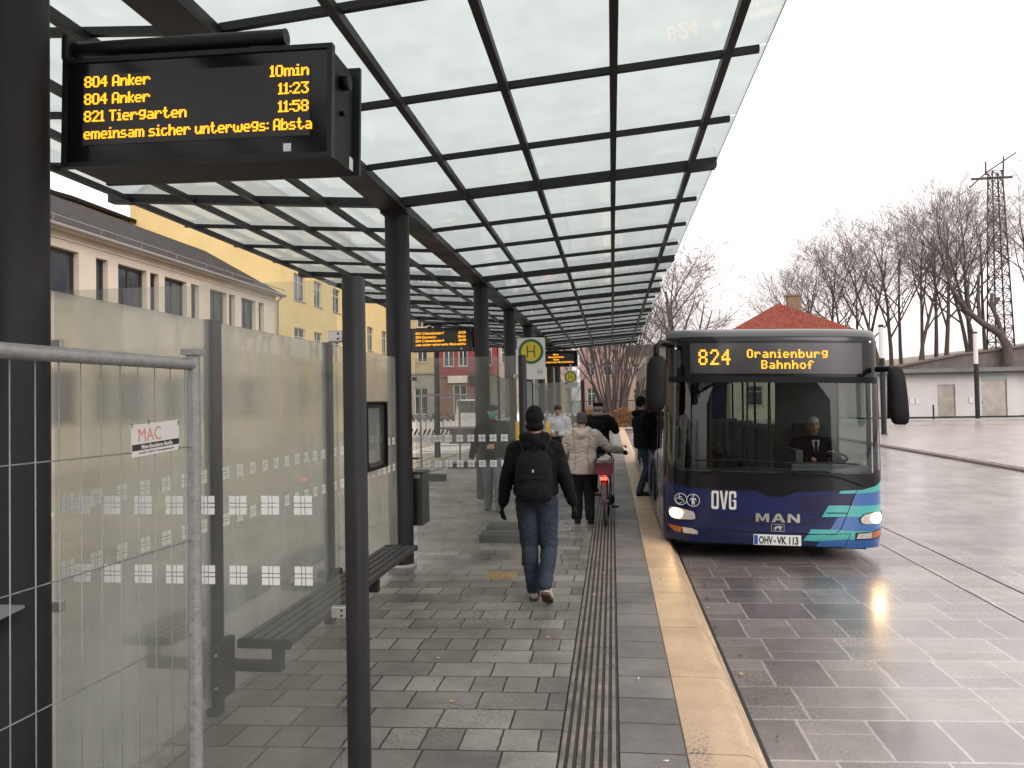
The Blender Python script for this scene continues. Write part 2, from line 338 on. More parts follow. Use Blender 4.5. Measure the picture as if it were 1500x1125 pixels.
pk2=N.new('ShaderNodeMath'); pk2.operation='MULTIPLY'; pk2.inputs[1].default_value=.6; L.new(pk.outputs[0],pk2.inputs[0])
mk=N.new('ShaderNodeMix'); mk.data_type='RGBA'; L.new(pk2.outputs[0],mk.inputs['Factor']); L.new(mx.outputs[2],mk.inputs[6]); mk.inputs[7].default_value=(.10,.085,.07,1); mx=mk
sc_=N.new('ShaderNodeVectorMath'); sc_.operation='SCALE'; L.new(mx.outputs[2],sc_.inputs[0]); L.new(madd(n2.outputs['Fac'],.7,.65),sc_.inputs['Scale']); L.new(sc_.outputs[0],b.inputs['Base Color'])
b.inputs['Roughness'].default_value=.42; bp=N.new('ShaderNodeBump'); bp.inputs['Strength'].default_value=.25; bp.inputs['Distance'].default_value=.006; L.new(n2.outputs['Fac'],bp.inputs['Height']); L.new(bp.outputs[0],b.inputs['Normal'])
M['kerb']=m
mb=MB(); y=-8.3
prof=[(.322,-.3),(.322,-.002),(.326,.001),(.585,.001),(.615,-.002),(.64,-.014),(.665,-.045),(.685,-.09),(.70,-.125),(.725,-.145),(.74,-.15),(.745,-.3)]
while y<46:
    mb.prism(prof,y+.006,y+.994,'y'); y+=1.0
o=mb.build('kerb','kerb',kind='structure'); shade_auto(o,30)
mb=MB(); mb.box(.748,.772,-8,46,-.18,-.168); mb.build('kerb_joint','drain',kind='structure')
# construction ground to the left, street beyond
plane('ground',-15.9,-5.6,-8,34,-.16,'sand')
plane('road',-60,60,47,57,-.165,'square')
# litter: leaves and cigarette ends
M['leaf']=mat('dry_leaf',(.42,.31,.16),.7,0,.3,30); M['butt']=mat('cigarette_paper',(.62,.56,.46),.8,0,.1,30)
rnd=random.Random(3)
for i,(x,y) in enumerate([(.12,4.62),(-1.2,4.9),(-.95,4.2),(-1.3,3.75),(-.5,5.4),(-.2,6.6),(.20,3.6),(-1.62,5.6),(.42,7.2),(-.12,7.4)]):
    mb=MB()
    a=rnd.random()*6
    if i%3:
        pts=[(-.02,0),(-.008,.011),(.01,.012),(.024,0),(.009,-.011),(-.009,-.010)]
        P=[(x+p[0]*math.cos(a)-p[1]*math.sin(a),y+p[0]*math.sin(a)+p[1]*math.cos(a)) for p in pts]
        mb.prism(P,.002,.0045); o=mb.build('dead_leaf','leaf'); tag(o,'small dry leaf lying on the grey platform paving','leaf','dry leaves on the paving')
    else:
        mb.tube([(x,y,.006),(x+.03*math.cos(a),y+.03*math.sin(a),.006)],.0045,8); o=mb.build('cigarette_end','butt'); tag(o,'pale cigarette end lying on the paving','litter','cigarette ends on the paving')
for i in range(16):
    y=3.3+i*.42+rnd.random()*.3; x=.80+rnd.uniform(-.03,.10); a=rnd.random()*6; k_=rnd.uniform(.5,1.1)
    P=[(x+(p[0]*math.cos(a)-p[1]*math.sin(a))*k_,y+(p[0]*math.sin(a)+p[1]*math.cos(a))*k_) for p in [(-.02,0),(-.008,.011),(.01,.012),(.024,0),(.009,-.011),(-.009,-.010)]]
    mb=MB(); mb.prism(P,-.166,-.160); o=mb.build('dead_leaf',['soggy','leaf'][i%4==0] if 0 else ('brownstone' if i%4 else 'leaf')); tag(o,'small wet leaf in the gutter along the kerb','leaf','wet leaves along the kerb')
# yellowish grate of tactile studs behind the bench end
M['studs']=mat('worn_stud_plate',(.34,.24,.12),.55,0,.5,60,.5,60)
mb=MB(); mb.box(-1.28,-.98,7.12,7.42,-.05,.003)
for i in range(7):
    for j in range(7): mb.box(-1.265+i*.042,-1.24+i*.042,7.135+j*.042,7.16+j*.042,.003,.008)
tag(mb.build('inspection_cover','studs'),'square yellowish studded cover let into the platform beside the walking person','cover')
# ---------------------------------------------------------------- canopy
BX=-2.24
cols_y=[2.5,7.62,12.7,16.3,19.9,23.5,27.1,30.7]
def zr(x): return 3.80+.071*abs(x-BX)      # underside of the roof steel
can=thing('platform_canopy','long black steel bus station canopy with frosted glass V shaped roof over the platform','canopy',(BX,14,0))
for y in cols_y:
    mb=MB(); r=.13; mb.cyl(BX,y,.0,3.74,r,32); mb.box(BX-.14,BX+.14,y-.14,y+.14,3.72,3.76); c=mb.build('column','anthracite',can); shade_auto(c)
    mb=MB(); mb.cyl(BX,y,0.0,.035,.155,32); mb.build('base_ring','concrete',c)
mb=MB(); mb.box(BX-.07,BX+.07,-3,31.2,3.76,3.89); mb.box(BX-.135,BX+.135,-3,31.2,3.745,3.775); mb.build('main_beam','anthracite',can)
for s in(-1,1):
    for k in range(1,5):
        x=BX+s*.765*k; z=zr(x); mb=MB(); mb.box(x-.027,x+.027,-3,31.2,z,z+.06)
        mb.build('purlin','anthracite',can)
bars=[]; yy=cols_y[0]-5.12
seq=[yy]
for a,b_ in zip([yy]+cols_y[:-1],cols_y):
    n=4 if b_-a>4.5 else 3
    seq+=[a+(b_-a)*f for f in ((.278,.53,.78,1) if n==4 else (.36,.69,1))]
def slab(x0,x1,ya,yb,t0,t1,name,m,par=can,split=None):
    mb=MB()
    def z(x,t): return zr(x)+t
    P=[]
    for x in(x0,x1): P+= [(x,ya,z(x,t0)),(x,yb,z(x,t0)),(x,yb,z(x,t1)),(x,ya,z(x,t1))]
    vs=[mb.b.verts.new(p) for p in P]
    for q in((0,1,2,3),(7,6,5,4),(0,4,5,1),(1,5,6,2),(2,6,7,3),(3,7,4,0)):
        mb.mi=1 if isinstance(m,list) and q!=(0,4,5,1) else 0; mb._f([vs[i] for i in q])
    return mb.build(name,m,par)
for y in seq:
    thick=min(abs(y-c) for c in cols_y)<.05 or y==yy
    for s in(-1,1):
        x0=BX+s*.062; x1=BX+s*(3.29 if not thick else 3.33)
        if thick:
            b1=slab(x0,x1,y-.045,y+.045,.008,.10,'cross_beam','anthracite')
            slab(BX+s*3.07,BX+s*3.32,y-.06,y+.06,-.004,.008,'end_plate','anthracite',b1)
        else: slab(x0,x1,y-.018,y+.018,.052,.10,'glazing_bar','anthracite')
for a,b_ in zip(seq[:-1],seq[1:]):
    for s in(-1,1):
        g=slab(BX+s*.02,BX+s*3.345,a+.006,b_-.006,.1025,.1165,'glass_pane',['frost','clearpane'])
        if b_<14: slab(BX+s*3.345,BX+s*3.349,a+.006,b_-.006,.1025,.1165,'pane_edge','anthracite',g)
# ---------------------------------------------------------------- windbreaks
def squares(mb,x0,x1,n,z,s,f):
    """rows of little window-like marks: 3x3 cells each; f maps (u,z,thin) to a box"""
    for i in range(n):
        u=x0+(x1-x0)*i/(n-1) if n>1 else x0
        c=[-.5,-.14,-.08,.08,.14,.5]
        for a in((0,1),(2,3),(4,5)):
            for b_ in((0,1),(2,3),(4,5)): f(u+c[a[0]]*s,u+c[a[1]]*s,z+c[b_[0]]*s,z+c[b_[1]]*s)
def cross_panel(Y,xa,xb,label,postlabel,n,top=2.2,mtl='mistlight',z0=.12,clampz=(1.98,.93),px=None):
    t=thing('glass_windbreak',label,'glass panel',(xa,Y,0))
    mb=MB(); mb.box(xa,xb,Y-.006,Y+.006,z0,top); mb.build('glass_pane',mtl,t)
    for zz in(1.335,1.065):
        for i in range(n):
            u=xa+.12+(xb-.14-xa-.12)*i/(n-1); mb=MB(); squares(mb,u,u,1,zz,.072,lambda a,b_,c,d: mb.box(a,b_,Y-.0085,Y-.0065,c,d)); mb.build('printed_mark','white',t)
    for z in clampz:
        for x,sg in((xa,1),(xb,-1)):
            mb=MB(); mb.box(x-.03,x+.03,Y-.016,Y+.016,z-.022,z+.022,bev=.004); c=mb.build('clamp','steel',t)
            mb=MB(); 
            for q in(-.010,.010): mb.tube([(x-.012*sg,Y-.016,z+q),(x-.012*sg,Y-.019,z+q)],.004,10)
            mb.build('screw','black',c)
    X=px if px else xb+.075
    mb=MB(); mb.cyl(X,Y,0,top+.005,.044,28,bev=.006); o=mb.build('steel_post','anthracite'); shade_auto(o); tag(o,postlabel,'post')
    return t
cross_panel(2.72,-2.235,-1.045,'nearest clear glass cross panel with two rows of white window marks, behind the fence','tall round black post at the right edge of the nearest glass panel',8,px=-.975)
cross_panel(7.75,-2.10,-1.00,'clear glass cross panel beside the second column, in front of the masked man','round black post overlapping the nearer yellow stop sign',8,px=-.935)
def long_wall(ya,yb,label,posts,top=2.2,info=False,n=10):
    t=thing('glass_side_wall',label,'glass wall',(BX,ya,0))
    ys=[ya]+posts+[yb]
    for a,b_ in zip(ys[:-1],ys[1:]):
        mb=MB(); mb.box(BX-.006,BX+.006,a+.01,b_-.01,.06,top); g=mb.build('glass_pane','mist',t)
        k=max(2,int((b_-a)/.16))
        for zz in(1.335,1.065):
            for i in range(k):
                u=a+.12+(b_-a-.24)*i/(k-1); mb=MB(); squares(mb,u,u,1,zz,.072,lambda p,q,c,d: mb.box(BX+.0065,BX+.0085,p,q,c,d)); mb.build('printed_mark','whitedim',g)
    for p in posts:
        mb=MB(); mb.box(BX-.03,BX+.03,p-.045,p+.045,0,top+.01); mb.build('wall_post','anthracite',t)
    return t
long_wall(2.66,7.48,'misted glass side wall between the first two columns behind the bench',[3.92,5.62])
long_wall(12.86,16.15,'misted glass side wall further along behind the masked man',[14.5])
# little black frame (timetable) on the side wall
t=thing('timetable_case','black framed timetable case fixed to the glass near the second column','notice case',(-2.14,6.5,1.1))
mb=MB(); mb.box(-2.20,-2.13,6.25,6.85,1.12,1.14); mb.box(-2.20,-2.13,6.25,6.85,1.72,1.74); mb.box(-2.20,-2.13,6.25,6.28,1.14,1.72); mb.box(-2.20,-2.13,6.82,6.85,1.14,1.72); mb.box(-2.20,-2.19,6.28,6.82,1.14,1.72); mb.build('frame','black',t)
mb=MB(); mb.box(-2.16,-2.155,6.28,6.82,1.14,1.72); mb.build('glass','mistlight',t)
M['paper']=mat('printed_paper',(.30,.31,.31),.7,0,.15,60)
mb=MB(); mb.box(-2.189,-2.187,6.33,6.77,1.18,1.68); mb.build('timetable','paper',t)
# benches on both sides of the wall
def bench(sgn,label):
    t=thing('bench',label,'bench',(BX,5,0))
    xi=BX+sgn*.19; xo=BX+sgn*.50; zt=.455
    for k in range(5):
        a=xi+(xo-xi)*k/5; b_=xi+(xo-xi)*(k+1)/5
        lo,hi=min(a,b_),max(a,b_)
        mb=MB(); mb.box(lo+.006,hi-.006,3.82,6.42,zt-.04,zt,bev=.008); o=mb.build('slat','wood',t)
    mb=MB(); lo,hi=min(xi,xo),max(xi,xo)
    mb.box(lo,hi,3.80,3.83,zt-.052,zt+.003,bev=.014); mb.box(lo,hi,6.41,6.44,zt-.052,zt+.003,bev=.014); mb.build('end_rail','anthracite',t)
    for p in(3.92,5.62):
        mb=MB(); a,b_=BX+sgn*.032,BX+sgn*.40; mb.box(min(a,b_),max(a,b_),p-.03,p+.03,.25,.30); c=BX+sgn*.40; mb.box(min(c,c-sgn*.05),max(c,c-sgn*.05),p-.03,p+.03,.30,zt-.041)
        mb.box(min(a,a+sgn*.05),max(a,a+sgn*.05),p-.075,p+.075,.1,.42,bev=.01); q=mb.build('bracket','anthracite',t)
        mb=MB()
        for z in(.17,.35): mb.tube([(BX+sgn*.05,p-.075,z),(BX+sgn*.05,p-.082,z)],.009,10)
        mb.build('bolt','steel',q)
    return t
bench(1,'black slatted bench on the platform side of the glass wall'); bench(-1,'black slatted bench blurred behind the misted glass wall')
# litter bin by the second column
t=thing('litter_bin','dark rectangular litter bin fixed to the right of the second column','bin',(BX+.2,7.9,0))
mb=MB(); mb.box(-2.17,-2.04,7.76,8.06,.40,.95,bev=.01); mb.build('body','anthracite',t)
mb=MB(); mb.box(-2.18,-2.03,7.75,8.07,.955,.975,bev=.004); mb.build('lid','black',t)
mb=MB(); mb.box(-2.2,-2.16,7.70,7.76,.5,.85); mb.build('bracket','black',t)
# shelf plate on the first column
t=thing('folding_shelf','narrow dark metal shelf plate on the front of the nearest column','shelf',(-2.3,2.3,.9))
mb=MB(); mb.prism([(2.20,1.012),(2.375,1.03),(2.375,1.02),(2.20,1.002)],-2.34,-2.075,'x'); mb.build('plate','gray',t)
mb=MB(); mb.box(-2.24,-2.21,2.28,2.40,.93,1.01); mb.build('bracket','anthracite',t)
# ---------------------------------------------------------------- construction fence in the foreground
def fence_panel(p0,p1,label,top=1.89,group=None,nv=None,foot=True,lite=False):
    """mobile site fence between two ground points"""
    p0=V((*p0,0)); p1=V((*p1,0)); d=(p1-p0); Ln=d.length; d.normalize()
    t=thing('site_fence',label,'site fence',p0,0,group)
    P=lambda u,z: p0+d*u+V((0,0,z))
    r=.021
    mb=MB(); n=6 if lite else 14
    mb.tube([P(0,.08),P(0,top-.01)],r,n); mb.tube([P(Ln,.08),P(Ln,top+.02)],r,n); mb.tube([P(0,top-.03),P(Ln,top-.03)],r*.95,n); mb.tube([P(0,.16),P(Ln,.16)],r*.95,n)
    if not lite: mb.box(-.028,.028,-.028,.028,0,.02,M_=Matrix.Translation(P(Ln,top+.0)))
    o=mb.build('frame','galv',t); shade_auto(o)
    mb=MB(); k=0; step=.073 if not lite else .17
    while k*step<Ln-.05: mb.tube([P(Ln-.045-k*step,.16),P(Ln-.045-k*step,top-.03)],.0017 if not lite else .003,5); k+=1
    z=1.59
    while z>.2: mb.tube([P(0,z),P(Ln,z)],.0021 if not lite else .003,5); z-=.303
    mb.build('wire_mesh','galv',t)
    return t
def foot(x,y,label,rot=0,z=0,w=.62,d=.24,h=.13,group=None):
    mb=MB(); mb.prism([(-w/2,-d*.5),(-w/2+.06,-d/2-.02),(w/2-.06,-d/2-.02),(w/2,-d*.5),(w/2,d*.5),(w/2-.06,d/2+.02),(-w/2+.06,d/2+.02),(-w/2,d*.5)],0,h)
    mb.box(-.2,.2,-d*.3,d*.3,h,h+.012)
    o=mb.build('fence_foot','rubber',bev=.008); o.location=(x,y,z); o.rotation_euler=(0,0,rot); tag(o,label,'fence foot',group); return o
f1=fence_panel((-1.52,-.2),(-1.365,2.27),'galvanised mesh site fence panel in the left foreground')
# ---------------------------------------------------------------- LED departure boards
def led_sign(label,loc,rows,armside,tilt=0,center=False,big=True,arml=.9):
    t=thing('departure_board',label,'display board',loc); t.rotation_euler=(0,tilt,0)
    w,h=1.10,.425
    mb=MB(); mb.box(-w/2+.01,w/2-.012,.012,.27,-h/2+.01,h/2-.008,bev=.004); mb.build('housing','black',t,world=False)
    mb=MB(); e=.018
    mb.box(-w/2,w/2,0,.03,h/2-e,h/2); mb.box(-w/2,w/2,0,.03,-h/2,-h/2+e); mb.box(-w/2,-w/2+e,0,.03,-h/2+e,h/2-e); mb.box(w/2-e,w/2,0,.03,-h/2+e,h/2-e); mb.build('bezel','anthracite',t,world=False)
    mb=MB(); mb.box(-w/2-.008,w/2+.012,.27,.29,-h/2+.01,h/2+.025); mb.build('rear_plate','anthracite',t,world=False)
    mb=MB(); mb.box(-w/2+e,w/2-e,.008,.0115,-h/2+e,h/2-e); s=mb.build('screen','screen',t,world=False)
    mb=MB(); mb.box(-.463,.463,.005,.0075,-.128,.145); mb.build('led_matrix','ledoff',s,world=False)
    for i,(a,b) in enumerate(rows):
        mb=MB()
        z=.140-i*.0675; pz=.0062; px=.0053
        if center: 
            tmp=MB(); W=led(tmp,a,0,0,px,pz,0); tmp.b.free(); led(mb,a,-W/2,z,px,pz,.004)
        else:
            led(mb,a,-.457,z,.0056 if len(a)<24 else .00515,pz,.004)
            if b: led(mb,b,.462,z,.0056,pz,.004,right=True)
        mb.build('led_text','amber',s,world=False)
    mb=MB(); mb.box(.36,.39,.006,.0078,-.185,-.155); mb.build('maker_mark',M['white'],s,world=False)
    for z,r in((.115,.028),(-.005,.010)): mb=MB(); mb.tube([(w/2-.013,.13,z),(w/2+.004 if r<.02 else w/2+.022,.13,z)],r,16); mb.build('side_knob','black',t,world=False)
    mb=MB(); mb.box(w/2-.0125,w/2-.0105,.22,.26,-.19,-.14); mb.build('label_sticker','white',t,world=False)
    # carrying arm from the column
    s=armside; mb=MB(); xa=s*(-w/2-.03); xb=xa+s*arml
    mb.tube([(xa,.11,h/2+.088),(xb,.11,h/2+.088)],.030,20); mb.tube([(xb,.11,h/2+.088),(xb+s*.001,.11,h/2+.088)],.032,20)
    for x in(xa+s*.25,xa+s*.8): mb.box(x-.03,x+.03,.07,.15,h/2-.01,h/2+.04)
    o=mb.build('arm','anthracite',t,world=False); shade_auto(o)
    mb=MB(); mb.box(min(xa-s*.03,xa),max(xa-s*.03,xa),.06,.16,h/2+.03,h/2+.14,bev=.01); mb.build('wall_plate','anthracite',t,world=False)
    return t
led_sign('nearest departure board, its amber rows ending in a message line, on the first column',(-1.556,2.60,2.862),[('804 Anker','10min'),('804 Anker','11:23'),('821 Tiergarten','11:58'),('emeinsam sicher unterwegs: Absta','')],1,.022)
led_sign('smaller departure board seen between the second and third columns',(-3.02,12.9,2.842),[('824 S Hennigsdorf','10:28'),('804 Eisenstr.','11min'),('824 S Hennigsdorf','10:48'),('sam sicher unterwegs: Abstand ha','')],-1,0)
led_sign('furthest departure board with centred amber text, above the white jacket man',(-1.47,19.8,2.83),[('Bitte',''),('Abstand halten',''),('Danke',''),('sicher unterwegs: Abstand halten','')],1,0,center=True)
# ---------------------------------------------------------------- bus stop signs
M['signgreen']=mat('sign_green',(.012,.12,.045),.4,0,.05); M['signyellow']=mat('sign_yellow',(.62,.42,.03),.4,0,.06); M['signwhite']=mat('sign_white',(.58,.57,.54),.45,0,.05)
def disc(mb,x,y0,y1,z,r,n=48): mb.tube([(x,y0,z),(x,y1,z)],r,n)
def rrect(w,h,r,n=6,cx=0,cz=0):
    P=[]
    for sx,sz,a0 in((1,1,0),(-1,1,90),(-1,-1,180),(1,-1,270)):
        for i in range(n+1):
            a=R_(a0+90*i/n); P.append((cx+sx*(w/2-r)+r*math.cos(a),cz+sz*(h/2-r)+r*math.sin(a)))
    return P
def stop_sign(label,loc,w,h,polex,extra):
    t=thing('bus_stop_sign',label,'bus stop sign',loc)
    zc=loc[3] if len(loc)>3 else 2.4
    mb=MB(); mb.prism(rrect(w,h,.03,cz=zc),-.012,.012,'y'); p=mb.build('sign_plate','signwhite',t,world=False)
    r=w*.445; zz=zc+h/2-r-.02
    mb=MB(); disc(mb,0,-.0145,-.0125,zz,r); mb.build('green_ring','signgreen',p,world=False)
    mb=MB(); disc(mb,0,-.017,-.0149,zz,r*.78); mb.build('yellow_disc','signyellow',p,world=False)
    mb=MB(); a=r*.78
    mb.box(-a*.42,-a*.29,-.0195,-.0172,zz-a*.62,zz+a*.62); mb.box(a*.29,a*.42,-.0195,-.0172,zz-a*.62,zz+a*.62); mb.box(-a*.29,a*.29,-.0195,-.0172,zz-a*.065,zz+a*.065); mb.build('letter_h','signgreen',p,world=False)
    if extra:
        mb=MB(); b=text_bm('OVG',.035,.0008,ext=.0006); mb.add(b,Matrix.Translation((w*.30,-.0135,zc-h*.34))@XZ)
        for k in range(10):
            if k in(4,5,9): continue
            a0,a1=R_(k*36+4),R_(k*36+32); c=(w*.30,zc-h*.32)
            mb.tube([(c[0]+.045*math.cos(a0+(a1-a0)*i/4),-.0135,c[1]+.045*math.sin(a0+(a1-a0)*i/4)) for i in range(5)],.0025,5)
        mb.build('operator_mark','black',p,world=False)
    else:
        mb=MB(); mb.box(-w*.42,-w*.25,-.0145,-.0125,zc-h*.28,zc-h*.16); mb.build('pictogram','black',p,world=False)
    mb=MB(); mb.cyl(polex,.035,0,zc+(h*.4 if extra else -h*.5+.02),.030,18); q=mb.build('pole','gray',t,world=False); shade_auto(q)
    mb=MB(); 
    for z in(zc-h*.5+.06,zc-h*.5-.1): mb.box(polex-.05,polex+.05,-.005,.07,z-.02,z+.02)
    mb.build('clamp','gray',t,world=False)
    if extra:
        mb=MB(); mb.box(-.13,.0,.02,.03,1.55,2.04); f=mb.build('timetable_board','gray',t,world=False)
    mb=MB(); mb.cyl(polex,.035,0,.02,.11,20); mb.build('base_plate','gray',t,world=False)
    return t
def sgn(label,x,y,zc,w,h,px,e):
    t=stop_sign(label,(x,y,0,zc),w,h,px,e); return t
_t=thing
def thing(name,label,cat,loc=(0,0,0),rot=0,group=None): return _t(name,label,cat,tuple(loc)[:3],rot,group)
sgn('larger green and yellow H stop sign partly hidden by the round black post',-1.30,12.0,2.41,.46,.68,.075,True)
sgn('smaller further green and yellow H stop sign on a thin grey pole',-1.33,24.0,2.40,.42,.56,-.03,False)
# far glass shelter beyond the second stop sign
t=thing('glass_shelter','far glass shelter with printed marks behind the white jacket man','glass panel',(-1.2,19.9,0))
mb=MB(); mb.box(-2.1,-.86,19.894,19.906,.1,2.2); mb.build('glass_pane',glassmix('far_glass',(.9,.94,.92),.45,.2,.2,.35,(.42,.42,.40)),t)
mb=MB(); f=lambda a,b_,c,d: mb.box(a,b_,19.888,19.892,c,d); squares(mb,-1.95,-1.0,8,1.335,.072,f); squares(mb,-1.95,-1.0,8,1.065,.072,f); mb.build('printed_mark','white',t)
mb=MB(); mb.cyl(-.78,19.9,0,2.24,.05,20); o=mb.build('steel_post','anthracite'); shade_auto(o); tag(o,'black round post beside the far glass shelter, left of the black coat man','post')
# bollards with yellow tops / working barrier by the walking person
M['yellow']=mat('safety_yellow',(.60,.36,.03),.55,0,.15,10); M['whiteplastic']=mat('white_plastic',(.62,.58,.54),.5,0,.08,4); M['redp']=mat('red_plastic',(.45,.03,.02),.45,0,.1)
t=thing('yellow_barrier','yellow framed working barrier standing just ahead of the person with the backpack','barrier',(-1.03,9.5,0))
mb=MB(); mb.box(-1.25,-1.20,9.48,9.52,.12,1.45,bev=.004); mb.box(-.85,-.80,9.48,9.52,.12,1.45,bev=.004); mb.build('upright','yellow',t)
mb=MB(); mb.box(-1.20,-.85,9.49,9.51,.95,1.1); mb.box(-1.20,-.85,9.49,9.51,.5,.62); mb.build('board','whiteplastic',t)
foot(-1.36,9.62,'far slab of the pair of black rubber slabs left of the walking person',.03,w=.58,d=.36,h=.11); foot(-1.34,9.08,'near slab of the pair of black rubber slabs left of the walking person',-.02,w=.62,d=.30,h=.10)
# distant site fences on the left edge of the platform
fence_panel((-4.12,15.6),(-4.0,19.1),'nearer of the distant site fence panels behind the second column glass',1.93,'distant site fences',lite=True)
fence_panel((-4.0,19.16),(-3.95,22.6),'farther of the distant site fence panels, beyond the nearer one',1.93,'distant site fences',lite=True)
fence_panel((-6.2,26.0),(-2.9,26.6),'site fence panel standing across the construction ground',1.93,'distant site fences',lite=True)
foot(-4.05,16.05,'black fence foot nearest the litter bin',.1,w=.72,d=.22,h=.13); foot(-3.95,19.15,'black fence foot beneath the outstretched hand of the masked man',0,w=.75,d=.24,h=.14); foot(-1.8,20.9,'black fence foot far along the platform',0,w=.75)
# ---------------------------------------------------------------- the bus
bus=thing('city_bus','dark blue and turquoise city bus with lit headlights and amber destination display at the kerb','bus',(1.81,8.78,-.18)); bus.rotation_euler=(0,.026,0)
M['navy']=mat('navy_paint',(.004,.009,.062),.30,0,.25,1.5,coat=.25,spec=.35,rvar=.08)
M['blue']=mat('mid_blue_paint',(.010,.095,.32),.22,0,.05,2,coat=.8); M['turq']=mat('turquoise_paint',(.035,.36,.34),.22,0,.05,2,coat=.8); M['dkviolet']=mat('dark_violet_paint',(.006,.007,.040),.28,0,.05,2,coat=.25,spec=.35)
M['gloss']=mat('gloss_black',(.005,.005,.006),.14,0,.1,3,spec=.32); M['seam']=mat('panel_gap',(.003,.003,.004),.7,0,0)
M['wind']=glassmix('windscreen_glass',(.60,.66,.63),1.0,0,.1,.0,(.1,.1,.1),grough=.01)
M['wind'].node_tree.nodes['Fresnel'].inputs[0].default_value=1.7
M['sideglass']=glassmix('tinted_side_glass',(.66,.72,.69),1.0,0,.1,.0,(.1,.1,.1),grough=.01)
M['chrome']=mat('chrome',(.62,.62,.60),.18,1,.05); M['orange']=mat('indicator_orange',(.42,.10,.015),.25,0,.1,30,coat=.6); M['lens']=mat('clear_lens',(.50,.47,.43),.12,.2,.25,30,coat=.8)
M['beam']=emis('headlamp_beam',(1,.64,.30),30); M['plate']=mat('number_plate',(.66,.66,.64),.4,0,.03); M['plateblue']=mat('plate_blue',(.01,.05,.28),.4,0,0); M['letter']=mat('letter_black',(.01,.01,.01),.5,0,0)
M['inter']=mat('interior_grey',(.25,.14,.14),.6,0,.15,4); M['interdark']=mat('interior_dark',(.09,.095,.095),.65,0,.2,5); M['pole']=mat('yellow_pole',(.16,.11,.03),.4,0,.05); M['fabric']=mat('seat_fabric',(.055,.06,.08),.9,0,.4,18)
HW=1.235
def surf(x,z):
    w=HW-.025*max(0,(z-1.0)/1.7); u=min(1,abs(x)/w)
    y=.34*(1-(1-u**5)**(1/2.6)) + .05*u*u + .12*max(0,(z-1.0)/1.7)**1.4
    if z>2.55: y+=.22*(1-(1-min(1,((z-2.55)/.152))**2.2)**(1/2.2))
    if z<.42: y+=.05*((.42-z)/.22)**2
    return y
XG=[-1.2349,-1.234,-1.231,-1.225,-1.215,-1.2,-1.18,-1.15,-1.12,-1.09,-1.06,-1.03,-1.0,-.96,-.92,-.88,-.84,-.80,-.75,-.70,-.65,-.6]; XG+=[-x for x in XG]+[-.5+.1*i for i in range(11)]; XG.sort()
ZG=[.2+.07*i for i in range(33)]+[2.5+.02*i for i in range(1,10)]+[2.69,2.695]
def wrap(b,off):
    for v in b.verts: v.co.y+=surf(v.co.x,v.co.z)-off
    return b
def clampx(p):
    x,z=p; w=HW-.025*max(0,(z-1.0)/1.7); return (max(-w+.0004,min(w-.0004,x)),z)
def cutgrid(b,xs=XG,zs=ZG):
    x0=min(v.co.x for v in b.verts);x1=max(v.co.x for v in b.verts);z0=min(v.co.z for v in b.verts);z1=max(v.co.z for v in b.verts)
    for x in xs:
        if x0<x<x1: bmesh.ops.bisect_plane(b,geom=b.verts[:]+b.edges[:]+b.faces[:],plane_co=(x,0,0),plane_no=(1,0,0))
    for z in zs:
        if z0<z<z1: bmesh.ops.bisect_plane(b,geom=b.verts[:]+b.edges[:]+b.faces[:],plane_co=(0,0,z),plane_no=(0,0,1))
def patch(name,poly,off,m,par,hole=None):
    from mathutils.geometry import tessellate_polygon
    off=off*1.6; P=[V((*clampx(p),0)) for p in poly]; ver={}; mb=MB()
    def vert(x,z):
        k=(round(x,5),round(z,5))
        if k not in ver: ver[k]=mb.b.verts.new((x,surf(x,z)-off,z))
        return ver[k]
    def clip(T,ax,lo,hi):
        for lim,sg in((lo,1),(hi,-1)):
            if not T: return T
            out=[]
            for i in range(len(T)):
                p,q=T[i-1],T[i]; dp,dq=(p[ax]-lim)*sg,(q[ax]-lim)*sg
                if (dp>=0)!=(dq>=0):
                    t=dp/(dp-dq); out.append((p[0]+(q[0]-p[0])*t,p[1]+(q[1]-p[1])*t))
                if dq>=0: out.append(q)
            T=out
        return T
    xs=[-9]+XG+[9]; zs=[-9]+sorted(ZG)+[9]
    for tr in tessellate_polygon([P]):
        T0=[(P[i].x,P[i].y) for i in tr]
        for xa,xb in zip(xs[:-1],xs[1:]):
            if xb<min(t[0] for t in T0) or xa>max(t[0] for t in T0): continue
            T1=clip(T0,0,xa,xb)
            if len(T1)<3: continue
            for za,zb in zip(zs[:-1],zs[1:]):
                if zb<min(t[1] for t in T1) or za>max(t[1] for t in T1): continue
                T2=clip(T1,1,za,zb)
                vs=[]
                for t in T2:
                    v=vert(*t)
                    if v not in vs: vs.append(v)
                if len(vs)>=3:
                    ar=sum(vs[i-1].co.x*vs[i].co.z-vs[i].co.x*vs[i-1].co.z for i in range(len(vs)))
                    if abs(ar)<1e-9: continue
                    if ar<0: vs=vs[::-1]
                    f=mb._f(vs)
                    if f: f.smooth=True
    return mb.build(name,m,par,world=False,recalc=False)
def c6(cx,cy): return px2(920+cx/2.96,460+cy/2.96)
def c8(cx,cy): return px2(960+cx/4.41,600+cy/4.41)
def px2(px,py): return ((px-1129.6)/319.6*2.462, .20+(794-py+.035*(px-1129.6))/121.2)
low=[c8(*p) for p in((38,425),(55,452),(80,468),(150,488),(260,499),(630,517),(680,545),(705,553),(805,555),(870,527),(1290,525),(1380,508),(1440,480),(1463,455))]
low[0]=(-1.235,low[0][1]); low[-1]=(1.235,low[-1][1])
patch('front_panel',[(-1.235,.2)]+low+[(1.235,.2)],0,'navy',bus)
